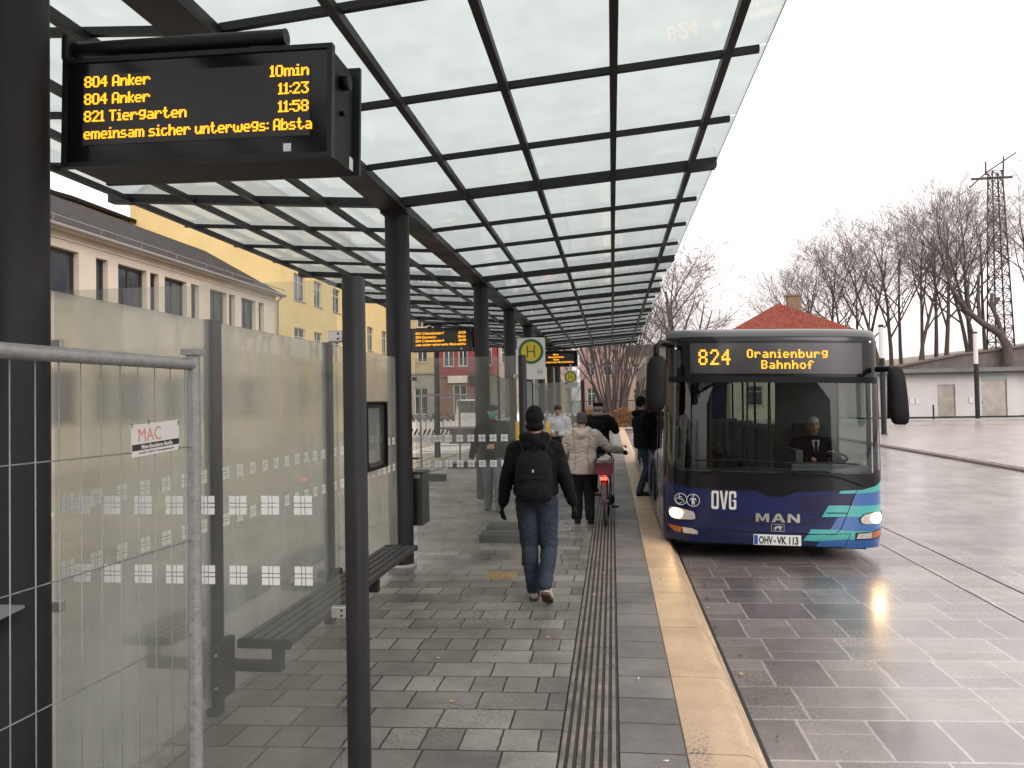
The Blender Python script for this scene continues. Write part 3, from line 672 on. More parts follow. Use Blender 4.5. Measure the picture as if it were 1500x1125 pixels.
patch('windscreen_mask',[(x,z-.004) for x,z in low]+[(1.235,1.25),(1.18,1.08),(1.05,1.03),(-1.05,1.03),(-1.18,1.08),(-1.235,1.25)],.003,'gloss',bus)
ws=[(-1.18,1.08),(-1.05,1.03),(1.05,1.03),(1.18,1.08),(1.215,1.25),(1.20,2.10),(-1.20,2.10),(-1.215,1.25)]
patch('windscreen',ws,.0,'wind',bus)
patch('pillar',[(1.18,1.08),(1.235,1.25),(1.235,2.10),(1.20,2.10),(1.215,1.25)],.002,'gloss',bus); patch('pillar',[(-1.18,1.08),(-1.215,1.25),(-1.20,2.10),(-1.235,2.10),(-1.235,1.25)],.002,'gloss',bus)
dpan=patch('destination_display',[(-1.235,2.10),(1.235,2.10),(1.235,2.60),(-1.235,2.60)],.002,'gloss',bus)
patch('display_lower_trim',[(-1.19,2.06),(1.19,2.06),(1.19,2.13),(-1.19,2.13)],.004,'black',bus)
M['dispback']=mat('display_backing',(.035,.034,.035),.2,0,.15,3,coat=.3)
patch('display_backing',[(-.95,2.165),(.98,2.165),(.98,2.52),(-.95,2.52)],.0035,'dispback',dpan)
M['roofpaint']=mat('dark_roof_paint',(.055,.056,.06),.35,0,.1,2); patch('roof_edge',[(-1.235,2.60),(1.235,2.60),(1.205,2.655),(1.16,2.69),(1.10,2.70),(-1.10,2.70),(-1.16,2.69),(-1.205,2.655)],.0,'roofpaint',bus)
# livery bands
def cc(L): return [c8(*p) for p in L]
P=lambda n,L,m,off=.0015: patch(n,cc(L),off,m,bus)
P('blue_band',[(1290,525),(1250,525),(1190,680),(1130,690),(1085,760),(1125,765),(1020,835),(1000,868),(1165,872),(1190,880),(1465,892),(1465,480),(1440,480),(1380,508)],'blue')
P('violet_band',[(120,480),(260,501),(500,510),(470,530),(160,500)],'dkviolet'); P('violet_band',[(380,668),(900,690),(1030,690),(1000,730),(640,735),(400,722)],'dkviolet'); P('violet_band',[(870,560),(1245,560),(1210,615),(1060,615),(1010,655),(880,650)],'dkviolet')
P('turquoise_band',[(1150,528),(1290,527),(1380,510),(1440,482),(1465,458),(1465,530),(1390,545),(1290,547),(1138,545)],'turq',.003)
P('turquoise_band',[(1075,615),(1180,617),(1250,622),(1465,626),(1465,672),(1300,690),(1180,684),(1030,684)],'turq',.003)
P('turquoise_band',[(965,757),(1135,762),(1200,770),(1465,782),(1465,800),(1420,830),(1245,828),(1200,822),(1000,832),(918,828)],'turq',.003)
P('seam_line',[(1062,657),(1190,660),(1190,666),(1062,663)],'seam',.0045)
def seam(L,w=.006):
    L=cc(L)
    for a,b_ in zip(L[:-1],L[1:]):
        d=V((b_[0]-a[0],b_[1]-a[1])); n=V((-d.y,d.x)).normalized()*w/2
        patch('panel_gap',[(a[0]+n.x,a[1]+n.y),(b_[0]+n.x,b_[1]+n.y),(b_[0]-n.x,b_[1]-n.y),(a[0]-n.x,a[1]-n.y)],.0052,'seam',bus)
seam([(262,502),(390,745),(420,765),(1110,792),(1150,762),(1255,528)]); seam([(300,752),(330,860)],.005); seam([(300,752),(600,775)],.005); seam([(1215,788),(1185,868)],.005); seam([(908,790),(1215,788)],.005)
seam([(330,655),(1050,670)],.003)
# letters
def letters(name,s,cx,cy,h,m,off,sx=1,bold=.0,par=bus,track=None):
    b=text_bm(s,h/.73,bold,ext=.0012,sx=sx); x,z=cx,cy
    bmesh.ops.transform(b,matrix=Matrix.Translation((x,0,z-h/2))@XZ,verts=b.verts[:])
    for v in b.verts: v.co.y+=surf(v.co.x,v.co.z)-off
    mb=MB(); mb.add(b); return mb.build(name,m,par,world=False)
GL={'M':[[(0,0),(0,1),(.28,1),(.5,.42),(.72,1),(1,1),(1,0),(.77,0),(.77,.60),(.57,.10),(.43,.10),(.23,.60),(.23,0)]],'N':[[(0,0),(0,1),(.27,1),(.76,.38),(.76,1),(1,1),(1,0),(.73,0),(.24,.62),(.24,0)]],'V':[[(.34,0),(0,1),(.30,1),(.5,.26),(.70,1),(1,1),(.66,0)]],
'A':[[(0,0),(.36,1),(.5,1),(.5,.72),(.25,0)],[(1,0),(.75,0),(.5,.72),(.5,1),(.64,1)],[(.335,.24),(.665,.24),(.60,.42),(.40,.42)]]}
def strip(x0,z0,w,h,out,mb,gap=None,bar=False):
    O_=rrect(w,h,w*.30,6,x0+w/2,z0+h/2); I_=rrect(w*.40,h*.72,w*.14,6,x0+w/2,z0+h/2); n=len(O_)
    for i in range(n):
        j=(i+1)%n; mid=((O_[i][0]+O_[j][0])/2-x0)/w,((O_[i][1]+O_[j][1])/2-z0)/h
        if gap and mid[0]>.7 and abs(O_[i][1]-O_[j][1])>h*.3:
            for f0,f1 in((0,.48),(.70,1)):
                L_=lambda f,P,Q:(P[0]+(Q[0]-P[0])*f,P[1]+(Q[1]-P[1])*f)
                q=[L_(f0,O_[i],O_[j]),L_(f1,O_[i],O_[j]),L_(f1,I_[i],I_[j]),L_(f0,I_[i],I_[j])]; mb.prism(q,-.001,.0015,'y')
            continue
        mb.prism([O_[i],O_[j],I_[j],I_[i]],-.001,.0015,'y')
    if bar: mb.prism([(x0+w*.52,z0+h*.42),(x0+w*.98,z0+h*.42),(x0+w*.98,z0+h*.53),(x0+w*.52,z0+h*.53)],-.0014,.0015,'y')
def word(name,s_,xc,zc,h,ws,gap,m,off):
    W=sum(ws)+gap*(len(ws)-1); x=xc-W/2
    for ch,w in zip(s_,ws):
        mb=MB()
        if ch in 'OG': strip(x,zc-h/2,w,h,0,mb,ch=='G',ch=='G')
        else:
            for k,P in enumerate(GL[ch]): mb.prism([(x+p[0]*w,zc-h/2+p[1]*h) for p in P],-.001-.0004*k,.0015,'y')
        for v in mb.b.verts: v.co.y+=surf(v.co.x,v.co.z)-off
        mb.build(name,m,bus,world=False); x+=w+gap
x,z=c8(415,575); word('operator_letter','OVG',x,z,.212,[.082,.090,.082],.011,'signwhite',.010)
x,z=c8(755,686); word('maker_letter','MAN',x,z,.098,[.148,.150,.134],.026,'chrome',.010)
# small emblem: framed walking beast
x,z=c8(755,745)
mb=MB(); b=bmesh.new(); mb2=MB(); w,h=.072,.042
for a in((x-w,x+w,z+h-.005,z+h),(x-w,x+w,z-h,z-h+.005),(x-w,x-w+.005,z-h+.005,z+h-.005),(x+w-.005,x+w,z-h+.005,z+h-.005)): mb2.box(a[0],a[1],-.002,0,a[2],a[3])
mb2.prism([(x-.052,z-.02),(x-.035,z+.012),(x-.005,z+.022),(x+.02,z+.026),(x+.05,z+.018),(x+.045,z),(x+.03,z-.03),(x+.018,z-.03),(x+.02,z-.008),(x-.012,z-.006),(x-.025,z-.03),(x-.035,z-.03),(x-.03,z-.01)],-.002,0,'y')
for v in mb2.b.verts: v.co.y+=surf(v.co.x,v.co.z)-.010
mb2.build('emblem','chrome',bus,world=False)
# pictograms in rings
def ring_pict(cx,cy,r,kind):
    x,z=c8(cx,cy); mb=MB()
    mb.tube([(x+r*math.cos(a*PI/16),0,z+r*math.sin(a*PI/16)) for a in range(33)],.0045,5)
    if kind=='wheel':
        mb.tube([(x-.02,0,z+.045),(x-.018,0,z+.002),(x+.018,0,z),(x+.035,0,z-.035)],.006,5); mb.sphere((x-.02,0,z+.06),.010,sub=1)
        mb.tube([(x-.02+.034*math.cos(R_(a)),0,z-.018+.034*math.sin(R_(a))) for a in range(110,350,20)],.0045,5); mb.tube([(x-.018,0,z+.025),(x+.012,0,z+.025)],.005,5)
    else:
        mb.sphere((x,0,z+.05),.012,sub=1); mb.prism([(x-.016,z+.03),(x+.016,z+.03),(x+.012,z-.012),(x-.012,z-.012)],-.003,.003,'y')
        for s in(-1,1): mb.tube([(x+s*.016,0,z+.028),(x+s*.034,0,z-.005)],.006,5); mb.tube([(x+s*.007,0,z-.01),(x+s*.013,0,z-.06)],.008,5)
    for v in mb.b.verts: v.co.y=v.co.y*.4+surf(v.co.x,v.co.z)-.009
    mb.build('pictogram','signwhite',bus,world=False)
ring_pict(142,572,.066,'wheel'); ring_pict(220,578,.071,'person')
# headlights
def lamp(pts,core,cr,side):
    h=patch('headlight',cc(pts),.006,'lens',bus)
    x,z=c8(*core); mb=MB(); n=28
    mb.b.faces.new([mb.b.verts.new((x+cr*1.25*math.cos(2*PI*k/n),surf(x+cr*1.25*math.cos(2*PI*k/n),z)-.016,z+cr*math.sin(2*PI*k/n))) for k in range(n)])
    mb.build('bulb','beam',h,world=False)
    L=cc(pts); mb=MB(); 
    mb.tube([(p[0],surf(*clampx(p))-.011,p[1]) for p in L+[L[0]]],.005,5); mb.build('lamp_rim','black',h,world=False)
lamp([(70,622),(150,628),(225,645),(236,668),(236,697),(110,697),(78,690),(62,655)],(112,660),.055,-1)
lamp([(1275,700),(1300,676),(1360,668),(1440,668),(1448,700),(1440,738),(1300,734),(1278,722)],(1395,703),.058,1)
for nm,pts,m in(('fog_lamp',[(150,745),(215,752),(250,768),(252,790),(160,782)],'lens'),('indicator',[(62,732),(148,745),(142,780),(100,772),(75,755)],'orange'),('fog_lamp',[(1262,790),(1360,788),(1362,824),(1255,822)],'lens'),('indicator',[(1364,786),(1438,776),(1432,806),(1410,822),(1364,824)],'orange')):
    patch(nm,cc(pts),.006,m,bus)
patch('bumper_recess',cc([(55,725),(150,740),(255,762),(262,798),(150,796),(60,772)]),.0035,'dkviolet',bus); patch('bumper_recess',cc([(1245,783),(1360,782),(1446,770),(1444,805),(1420,832),(1245,832)]),.0042,'dkviolet',bus)
# number plate
x,z=c8(755,822); y=surf(x,z)-.016
mb=MB(); mb.box(x-.262,x+.262,y,y+.02,z-.060,z+.060,bev=.004); pl=mb.build('number_plate','plate',bus,world=False)
mb=MB(); mb.box(x-.255,x-.215,y-.002,y-.0003,z-.052,z+.052); mb.build('country_band','plateblue',pl,world=False)
for s_,xx,sz,w_ in(('OHV',-.128,.085,.60),('VK 113',.115,.085,.66)):
    mb=MB(); mb.add(text_bm(s_,sz/.73,.004,ext=.0008,sx=w_),Matrix.Translation((x+xx,y-.0012,z-sz/2))@XZ); mb.build('plate_lettering','letter',pl,world=False)
mb=MB(); disc(mb,x-.028,y-.0015,y-.0002,z-.012,.016,20); mb.build('plate_seal','gray',pl,world=False)
# destination text
mb=MB()
def dled(s,xc,ztop,pitch,pz,bold):
    t2=MB(); W=led(t2,s,0,0,pitch,pz,0,gap=2 if pitch<.02 else 1.2); t2.b.free(); led(mb,s,xc-W/2,ztop,pitch,pz,0,bold=bold,gap=2 if pitch<.02 else 1.2)
x,z=c6(366,160); dled('824',x+.0,2.445,.0185,.0262,1.35)
x,z=c6(676,157); dled('Oranienburg',x,2.445,.0122,.0142,1.55); dled('Bahnhof',x,2.318,.0122,.0142,1.55)
for v in mb.b.verts: v.co.y+=surf(v.co.x,v.co.z)-.0085
mb.build('led_text','amber',dpan,world=False)
for cx,cy in((193,162),(1038,165)):
    x,z=c6(cx,cy); mb=MB(); mb.sphere((x,surf(x,z)-.004,z),.017,1,.5,1); mb.build('fixing_bolt','chrome',dpan,world=False)
# wipers
def onf(x,z,off): return (x,surf(x,z)-off,z)
for k,(a,b_,c) in enumerate([((.18,1.02),(.95,.90),None),((-.85,1.0),(.15,1.06),None)]):
    mb=MB(); n=10; mb.tube([onf(a[0]+(b_[0]-a[0])*i/n,a[1]+(b_[1]-a[1])*i/n+.05*math.sin(PI*i/n),.03) for i in range(n+1)],.011,6); w=mb.build('wiper_arm','black',bus,world=False)
    mb=MB(); o_=(.45,1.16) if k==0 else (-.45,1.17); mb.tube([onf(o_[0]-.45+.9*i/n,o_[1]-.02+.015*math.sin(PI*i/n),.016) for i in range(n+1)],.009,6); mb.build('wiper_blade','black',w,world=False)
# sides
L0=.40; LEN=11.9
def sidebox(x,y0,y1,z0,z1,th=.03): 
    s=1 if x>0 else -1; return (min(x,x-s*th),max(x,x-s*th),y0,y1,z0,z1)
def wx(z): return HW-.025*max(0,(z-1.0)/1.7)
def sidepanel(mb,s,y0,y1,z0,z1,th=.03):
    a,b_=wx(z0)*s,wx(z1)*s; q=-s*th
    vs=[mb.b.verts.new(p) for p in((a,y0,z0),(b_,y0,z1),(b_,y1,z1),(a,y1,z1 if 0 else z0),(a+q,y0,z0),(b_+q,y0,z1),(b_+q,y1,z1),(a+q,y1,z0))]
    for f in((0,1,2,3),(7,6,5,4),(0,4,5,1),(1,5,6,2),(2,6,7,3),(3,7,4,0)): mb._f([vs[i] for i in f])
d1=(.55,1.75); d2=(4.3,5.65)
mb=MB()
for a,b_ in((L0,d1[0]),(d1[1],d2[0]),(d2[1],LEN)): sidepanel(mb,-1,a,b_,.2,1.0)
sidepanel(mb,1,L0,LEN,.2,1.0); mb.box(-1.2,1.2,LEN,LEN+.04,.25,2.6); mb.build('side_body','navy',bus,world=False)
mb=MB(); 
for s in(-1,1):
    sidepanel(mb,s,L0,LEN,2.32,2.56,.03)
    ys=[.40,.55,1.75,3.0,4.25,5.7,7.2,8.7,10.2,11.85] if s<0 else [.40,.62,1.9,3.3,4.8,6.3,7.8,9.3,10.8,11.85]
    for y in ys: sidepanel(mb,s,y,y+.07,1.0,2.32,.035)
    for k in(0,1): mb.box(*( (.0,.0,0,0,0,0) )) if 0 else None
mb.build('window_frame','gloss',bus,world=False)
for s in(-1,1):
    ys=[1.82,3.0,4.25] if s<0 else [.47,1.9,3.3,4.8,6.3,7.8,9.3,10.8,11.8]
    if s<0: ys2=[(1.82,3.0),(3.07,4.25),(5.77,7.2),(7.27,8.7),(8.77,10.2),(10.27,11.85)]
    else: ys2=list(zip([.69 if i==0 else y+.07 for i,y in enumerate(ys[:-1])],ys[1:]))
    for a,b_ in ys2:
        mb=MB(); sidepanel(mb,s,a,b_,1.003,2.318,.006); mb.build('side_window','sideglass',bus,world=False)
mb=MB(); sec=[]
for z,xx in((2.56,1.21),(2.62,1.20),(2.665,1.165),(2.69,1.10),(2.71,.5),(2.715,0)): sec.append((xx,z))
sec=sec+[(-x,z) for x,z in sec[::-1][1:]]; pr=sec+[(x*.97,z-.04) for x,z in sec[::-1]]
mb.prism(pr,.42,LEN+.03,'y'); o=mb.build('roof','roofpaint',bus,world=False); shade_auto(o)
mb=MB(); mb.box(-1.18,1.18,.42,LEN,.30,.36); mb.build('floor','interdark',bus,world=False)
mb=MB(); mb.box(-1.08,1.08,.34,LEN,.13,.22); mb.build('underbody','black',bus,world=False)
# doors
def door(y0,y1,open_):
    if not open_:
        for a,b_ in((y0+.005,(y0+y1)/2-.005),((y0+y1)/2+.005,y1-.005)):
            mb=MB(); 
            for r in((a,b_,.24,.36),(a,b_,2.2,2.315),(a,a+.05,.36,2.2),(b_-.05,b_,.36,2.2)): sidepanel(mb,-1,*r,.035)
            d=mb.build('door','gloss',bus,world=False); mb=MB(); sidepanel(mb,-1,a+.05,b_-.05,.36,2.2,.006); mb.build('door_glass','sideglass',d,world=False)
            mb=MB(); mb.tube([(-1.16,a+.09,.7),(-1.16,a+.09,1.7)],.016,8); mb.build('grab_rail','pole',d,world=False)
    else:
        for yy,sg in((y0,1),(y1,-1)):
            mb=MB(); 
            for r in((.36,.46),(2.1,2.2)): mb.box(-1.66,-1.20,yy+sg*.03,yy+sg*.06,r[0]-.06,r[1]-.06)
            mb.box(-1.70,-1.66,yy+sg*.03,yy+sg*.06,.30,2.14); mb.box(-1.20,-1.16,yy+sg*.03,yy+sg*.06,.30,2.14)
            d=mb.build('open_door','gloss',bus,world=False); mb=MB(); mb.box(-1.66,-1.20,yy+sg*.042,yy+sg*.048,.40,2.04); mb.build('door_glass','sideglass',d,world=False)
door(*d1,False); 
# middle door leaves folded inside
for yy in(d2[0]+.04,d2[1]-.04):
    mb=MB(); mb.box(-1.17,-1.13,yy-.02,yy+.02,.38,2.28); mb.box(-.62,-.58,yy-.02,yy+.02,.38,2.28); mb.box(-1.13,-.62,yy-.02,yy+.02,.38,.48); mb.box(-1.13,-.62,yy-.02,yy+.02,2.18,2.28); d=mb.build('open_door','gloss',bus,world=False)
    mb=MB(); mb.box(-1.13,-.62,yy-.004,yy+.004,.48,2.18); mb.build('door_glass','sideglass',d,world=False)
mb=MB(); sidepanel(mb,-1,d2[0],d2[1],.24,.30); mb.build('door_sill','steel',bus,world=False)
# wheels
for s in(-1,1):
    for y in(2.65,8.55):
        x0=s*.98; x1=s*1.205; mb=MB(); 
        prof=[(0,.30),(.0,.44),(.02,.475),(.20,.475),(.225,.44),(.225,.30)]
        rs=[]
        for k in range(37):
            a=2*PI*k/36; rs.append([(x0+s*p[0],y+p[1]*math.cos(a),.475+p[1]*math.sin(a)) for p in prof])
        for a_,b_ in zip(rs[:-1],rs[1:]):
            for i in range(6): mb.quad(a_[i],a_[(i+1)%6],b_[(i+1)%6],b_[i])
        w=mb.build('wheel','rubber',bus,world=False); shade_auto(w)
        mb=MB(); mb.tube([(x0,y,.475),(x1-s*.05,y,.475)],.30,28); mb.tube([(x1-s*.05,y,.475),(x1,y,.475)],[.13,.10],16); mb.build('rim','gray',w,world=False)
        mb=MB(); n=16; 
        mb.tube([(s*1.238,y+.56*math.cos(PI*k/n),.40+.56*math.sin(PI*k/n)) for k in range(n+1)],.022,6); mb.build('wheel_arch','black',bus,world=False)
mb=MB(); mb.sphere((-1.25,.62,.78),.03,.4,1,.7); mb.build('side_marker','orange',bus,world=False)
# mirrors
def mirror(cx,z0,z1,w,d,arm,s):
    h=z1-z0; rs=[]
    for f,sw in((0,.55),(.04,.82),(.12,.97),(.3,1.0),(.6,.98),(.85,.9),(.95,.72),(1,.45)):
        z=z0+h*f; pts=[]
        for k in range(20):
            a=2*PI*k/20; ca,sa=math.cos(a),math.sin(a)
            pts.append((cx+w/2*sw*math.copysign(abs(ca)**.6,ca)+s*.03*f,-.16+d/2*sw*math.copysign(abs(sa)**.7,sa)+.06*f,z))
        rs.append(pts)
    mb=MB(); mb.rings(rs); m=mb.build('side_mirror','black',bus,world=False); shade_auto(m,60)
    mb=MB(); mb.box(cx-w*.42,cx+w*.42,.02,.028,z0+.06,z1-.06,bev=.003); mb.build('mirror_glass','chrome',m,world=False)
    mb=MB(); mb.tube(arm,[.035]*len(arm),10); mb.build('mirror_arm','black',m,world=False)
mirror(-1.375,1.72,2.36,.235,.17,[(-1.36,-.12,2.30),(-1.36,-.10,2.46),(-1.30,0,2.52),(-1.16,.15,2.50)],1)
mirror(1.275,1.60,2.24,.19,.15,[(1.25,-.12,2.16),(1.25,.0,2.22),(1.15,.2,2.22)],-1)
# interior
mb=MB(); mb.box(-1.05,1.12,.46,.66,.36,.98); mb.box(.25,1.12,.36,.60,1.02,1.10,bev=.01); mb.build('dashboard','interdark',bus,world=False)
mb=MB(); mb.box(.36,.44,.62,1.9,.36,1.25); mb.box(.36,1.15,1.75,1.80,.36,2.25); mb.build('cab_partition','interdark',bus,world=False)
mb=MB(); mb.torus((0,0,0),.235,.014,'z',36,8)
for a in(0,2.2,4.2): mb.tube([(0,0,0),(.23*math.cos(a),.23*math.sin(a),0)],.012,6)
mb.tube([(0,0,-.3),(0,0,0)],.03,8)
bmesh.ops.transform(mb.b,matrix=Matrix.Translation((.78,.86,1.12))@Matrix.Rotation(R_(-25),4,'X'),verts=mb.b.verts[:]); mb.build('steering_wheel','black',bus,world=False)
mb=MB(); mb.box(.55,1.02,1.18,1.62,.62,.74,bev=.03); mb.box(.55,1.02,1.55,1.68,.74,1.55,bev=.04); mb.build('driver_seat','fabric',bus,world=False)
for x,y in[(-.95,3.2),(-.5,3.2),(.55,3.2),(1.0,3.2),(-.95,4.1),(.55,4.3),(1.0,4.3),(.55,5.4),(1.0,5.4),(-.95,6.6),(.55,6.6),(-.95,7.6),(.55,7.6),(1.0,7.6),(-.5,8.6),(.55,8.6),(-.95,9.6),(1.0,9.6)]:
    mb=MB(); x=max(-.92,min(.92,x)); mb.box(x-.2,x+.2,y-.4,y,.72,.80,bev=.02); mb.box(x-.2,x+.2,y-.02,y+.05,.80,1.42,bev=.02); mb.box(x-.15,x+.15,y-.25,y-.15,.36,.72); mb.build('seat','fabric',bus,world=False)
mb=MB()
for x,y in((-.45,2.2),(.36,2.2),(-.45,4.2),(-.45,5.8),(.36,3.9),(.36,6.2)): mb.tube([(x,y,.36),(x,y,2.5)],.017,8)
mb.tube([(-.45,2.0,2.2),(-.45,10,2.2)],.016,8); mb.tube([(.40,2.0,2.2),(.40,10,2.2)],.016,8); mb.build('handrail','pole',bus,world=False)
# ---------------------------------------------------------------- people
class PM:
    """closed primitives that are fused into one smooth surface"""
    def __init__(s): s.mb=MB()
    def cap(s,p0,r0,p1,r1,flat=1,n=14):
        p0,p1=V(p0),V(p1); d=(p1-p0); L=max(d.length,1e-5); d.normalize(); pts=[];rr=[]
        for a in(-88,-60,-30,0): pts.append(p0+d*(r0*math.sin(R_(a)))); rr.append(max(.0006,r0*math.cos(R_(a))))
        for a in(0,30,60,88): pts.append(p1+d*(r1*math.sin(R_(a)))); rr.append(max(.0006,r1*math.cos(R_(a))))
        s.mb.tube(pts,rr,n); return s
    def chain(s,pts,rr,n=14):
        for a,b_,ra,rb in zip(pts[:-1],pts[1:],rr[:-1],rr[1:]): s.cap(a,ra,b_,rb,n=n)
        return s
    def ell(s,c,rx,ry,rz,rot=None):
        b=bmesh.new(); bmesh.ops.create_icosphere(b,subdivisions=3,radius=1)
        M_=Matrix.Translation(V(c))@(rot or Matrix.Identity(4))@Matrix.Diagonal((rx,ry,rz,1)); s.mb.add(b,M_); return s
    def loft(s,rs,n=22):
        """rings: (center, rx, ry[, yaw])"""
        out=[]
        for r in rs:
            c=V(r[0]); a=r[3] if len(r)>3 else 0
            out.append([c+V((r[1]*math.cos(t)*math.cos(a)-r[2]*math.sin(t)*math.sin(a), r[1]*math.cos(t)*math.sin(a)+r[2]*math.sin(t)*math.cos(a),0)) for t in [2*PI*k/n for k in range(n)]])
        s.mb.rings(out); return s
    def done(s,name,m,par,vox=.012,sm=4,fold=0,ff=9,seed=0,foldz=1.0,colour=None):
        bmesh.ops.recalc_face_normals(s.mb.b,faces=s.mb.b.faces[:])
        me=bpy.data.meshes.new('tmp'); s.mb.b.to_mesh(me); s.mb.b.free(); o=bpy.data.objects.new('tmp',me); COL.objects.link(o)
        r=o.modifiers.new('r','REMESH'); r.mode='VOXEL'; r.voxel_size=vox
        k=o.modifiers.new('s','SMOOTH'); k.factor=.5; k.iterations=sm
        dg=bpy.context.evaluated_depsgraph_get(); dg.update(); m2=bpy.data.meshes.new_from_object(o.evaluated_get(dg)); bpy.data.objects.remove(o); bpy.data.meshes.remove(me)
        if fold:
            nn=[v.normal.copy() for v in m2.vertices]
            for v,nv in zip(m2.vertices,nn):
                p=v.co; q=V((p.x*ff,p.y*ff,p.z*ff*foldz+seed))
                q+=V((noise.noise(q*.6),noise.noise(q*.6+V((9,0,0))),0))*1.0
                a=noise.noise(q); b_=noise.noise(q*2.3+V((0,5,0)))
                d=(1-abs(a)*2.6)*.6+b_*.4
                v.co+=nv*d*fold
        for p in m2.polygons: p.use_smooth=True
        ob=bpy.data.objects.new(name,m2); COL.objects.link(ob); ob.parent=par
        ml=m if isinstance(m,(list,tuple)) else [m]
        for x in ml: m2.materials.append(M[x] if isinstance(x,str) else x)
        if colour:
            for p in m2.polygons: p.material_index=colour(p.center)
        return ob
M['skin']=mat('skin',(.42,.24,.17),.5,0,.12,18,.15,200); M['lip']=mat('lips',(.33,.12,.10),.45,0,0); M['eye']=mat('eye',(.55,.53,.50),.2,0,0); M['iris']=mat('iris',(.02,.015,.01),.2,0,0)
M['jacketblk']=mat('black_jacket',(.006,.006,.0075),.85,0,.3,14,.3,160,spec=.15); M['jeans']=mat('blue_jeans',(.034,.044,.062),.9,0,.35,5,.4,260,spec=.15); M['jeanslt']=mat('washed_jeans',(.075,.095,.12),.9,0,.35,5,.4,260,spec=.15)
M['knit']=mat('black_knit',(.009,.009,.010),.95,0,.3,40,.8,180,spec=.15); M['greyknit']=mat('grey_knit',(.055,.055,.055),.95,0,.25,40,.8,160)
M['beige']=mat('beige_quilted_coat',(.43,.365,.32),.7,0,.10,6,.2,120); M['whitejk']=mat('white_jacket',(.58,.56,.60),.7,0,.08,8,.2,120); M['trblk']=mat('black_trousers',(.010,.010,.011),.85,0,.2,10,spec=.15)
M['shoebeige']=mat('beige_shoe',(.40,.37,.29),.75,0,.2,16,.2,120); M['sole']=mat('shoe_sole',(.50,.47,.40),.7,0,.15,20); M['soledark']=mat('brown_sole',(.08,.04,.025),.7,0,.2,20); M['shoeblk']=mat('black_shoe',(.012,.012,.012),.55,0,.2,16)
M['pack']=mat('black_backpack',(.008,.008,.010),.75,0,.3,25,.5,240,spec=.15); M['maskg']=mat('green_face_mask',(.03,.30,.22),.7,0,.1,20); M['hairblk']=mat('dark_hair',(.015,.011,.009),.6,0,.4,60,.8,150); M['hairgrey']=mat('grey_hair',(.20,.19,.18),.6,0,.3,60,.8,150)
M['khaki']=mat('khaki_trousers',(.17,.14,.10),.85,0,.2,8)
def hand(pm,w,d,n,sc=1,curl=.5,thumb=1,g=0):
    """palm + five fingers. w wrist, d direction of the hand, n palm normal, curl 0..1"""
    w,d,n=V(w),V(d).normalized(),V(n).normalized(); x=d.cross(n).normalized(); n=x.cross(d).normalized()
    e=g
    for k in(-1,-.33,.33,1): pm.cap(w+x*(.018*k*sc)+d*.005,.014*sc+e,w+d*(.080*sc)+x*(.030*k*sc),.0125*sc+e,n=8)
    for k,(off,ln) in enumerate(((-.032,.060),(-.011,.072),(.011,.078),(.032,.070))):
        b_=w+d*(.086*sc)+x*(off*sc); ang=curl*(1.0+.12*k); p=b_; a=ang*.45; 
        for j,f in enumerate((.45,.32,.23)):
            q=p+(d*math.cos(a)+n*math.sin(a))*(ln*f*sc*1.05); pm.cap(p,(.0088-.0008*j)*sc+e,q,(.0080-.0008*j)*sc+e,n=8); p=q; a+=ang*.75
    s=thumb; b_=w+d*(.022*sc)+x*(.026*s*sc); m1=b_+(d*.65+x*.75*s+n*.25).normalized()*(.042*sc); m2=m1+(d*.85+x*.25*s+n*.45).normalized()*(.032*sc)
    pm.cap(b_,.012*sc+e,m1,.010*sc+e,n=8); pm.cap(m1,.010*sc+e,m2,.0082*sc+e,n=8)
def headprims(pm,c,yaw,pitch=0,s=1):
    R=Matrix.Translation(V(c))@Matrix.Rotation(yaw,4,'Z')@Matrix.Rotation(pitch,4,'X')
    T=lambda p: R@V([q*s for q in p])
    rot=Matrix.Rotation(yaw,4,'Z')@Matrix.Rotation(pitch,4,'X')
    pm.ell(T((0,-.012,.025)),.076*s,.092*s,.092*s,rot); pm.ell(T((0,.020,-.045)),.058*s,.066*s,.072*s,rot); pm.ell(T((0,.052,-.085)),.030*s,.026*s,.024*s,rot)
    pm.cap(T((0,.082,.018)),.011*s,T((0,.100,-.022)),.0155*s,n=8); pm.ell(T((0,.076,.030)),.050*s,.012*s,.012*s,rot)
    pm.ell(T((-.036,.066,-.025)),.024*s,.016*s,.022*s,rot); pm.ell(T((.036,.066,-.025)),.024*s,.016*s,.022*s,rot)
    pm.ell(T((0,.083,-.052)),.024*s,.010*s,.007*s,rot); pm.ell(T((0,.081,-.062)),.021*s,.010*s,.007*s,rot)
    for q in(-1,1): pm.ell(T((q*.078,-.008,-.008)),.010*s,.020*s,.032*s,rot)
    return T,rot
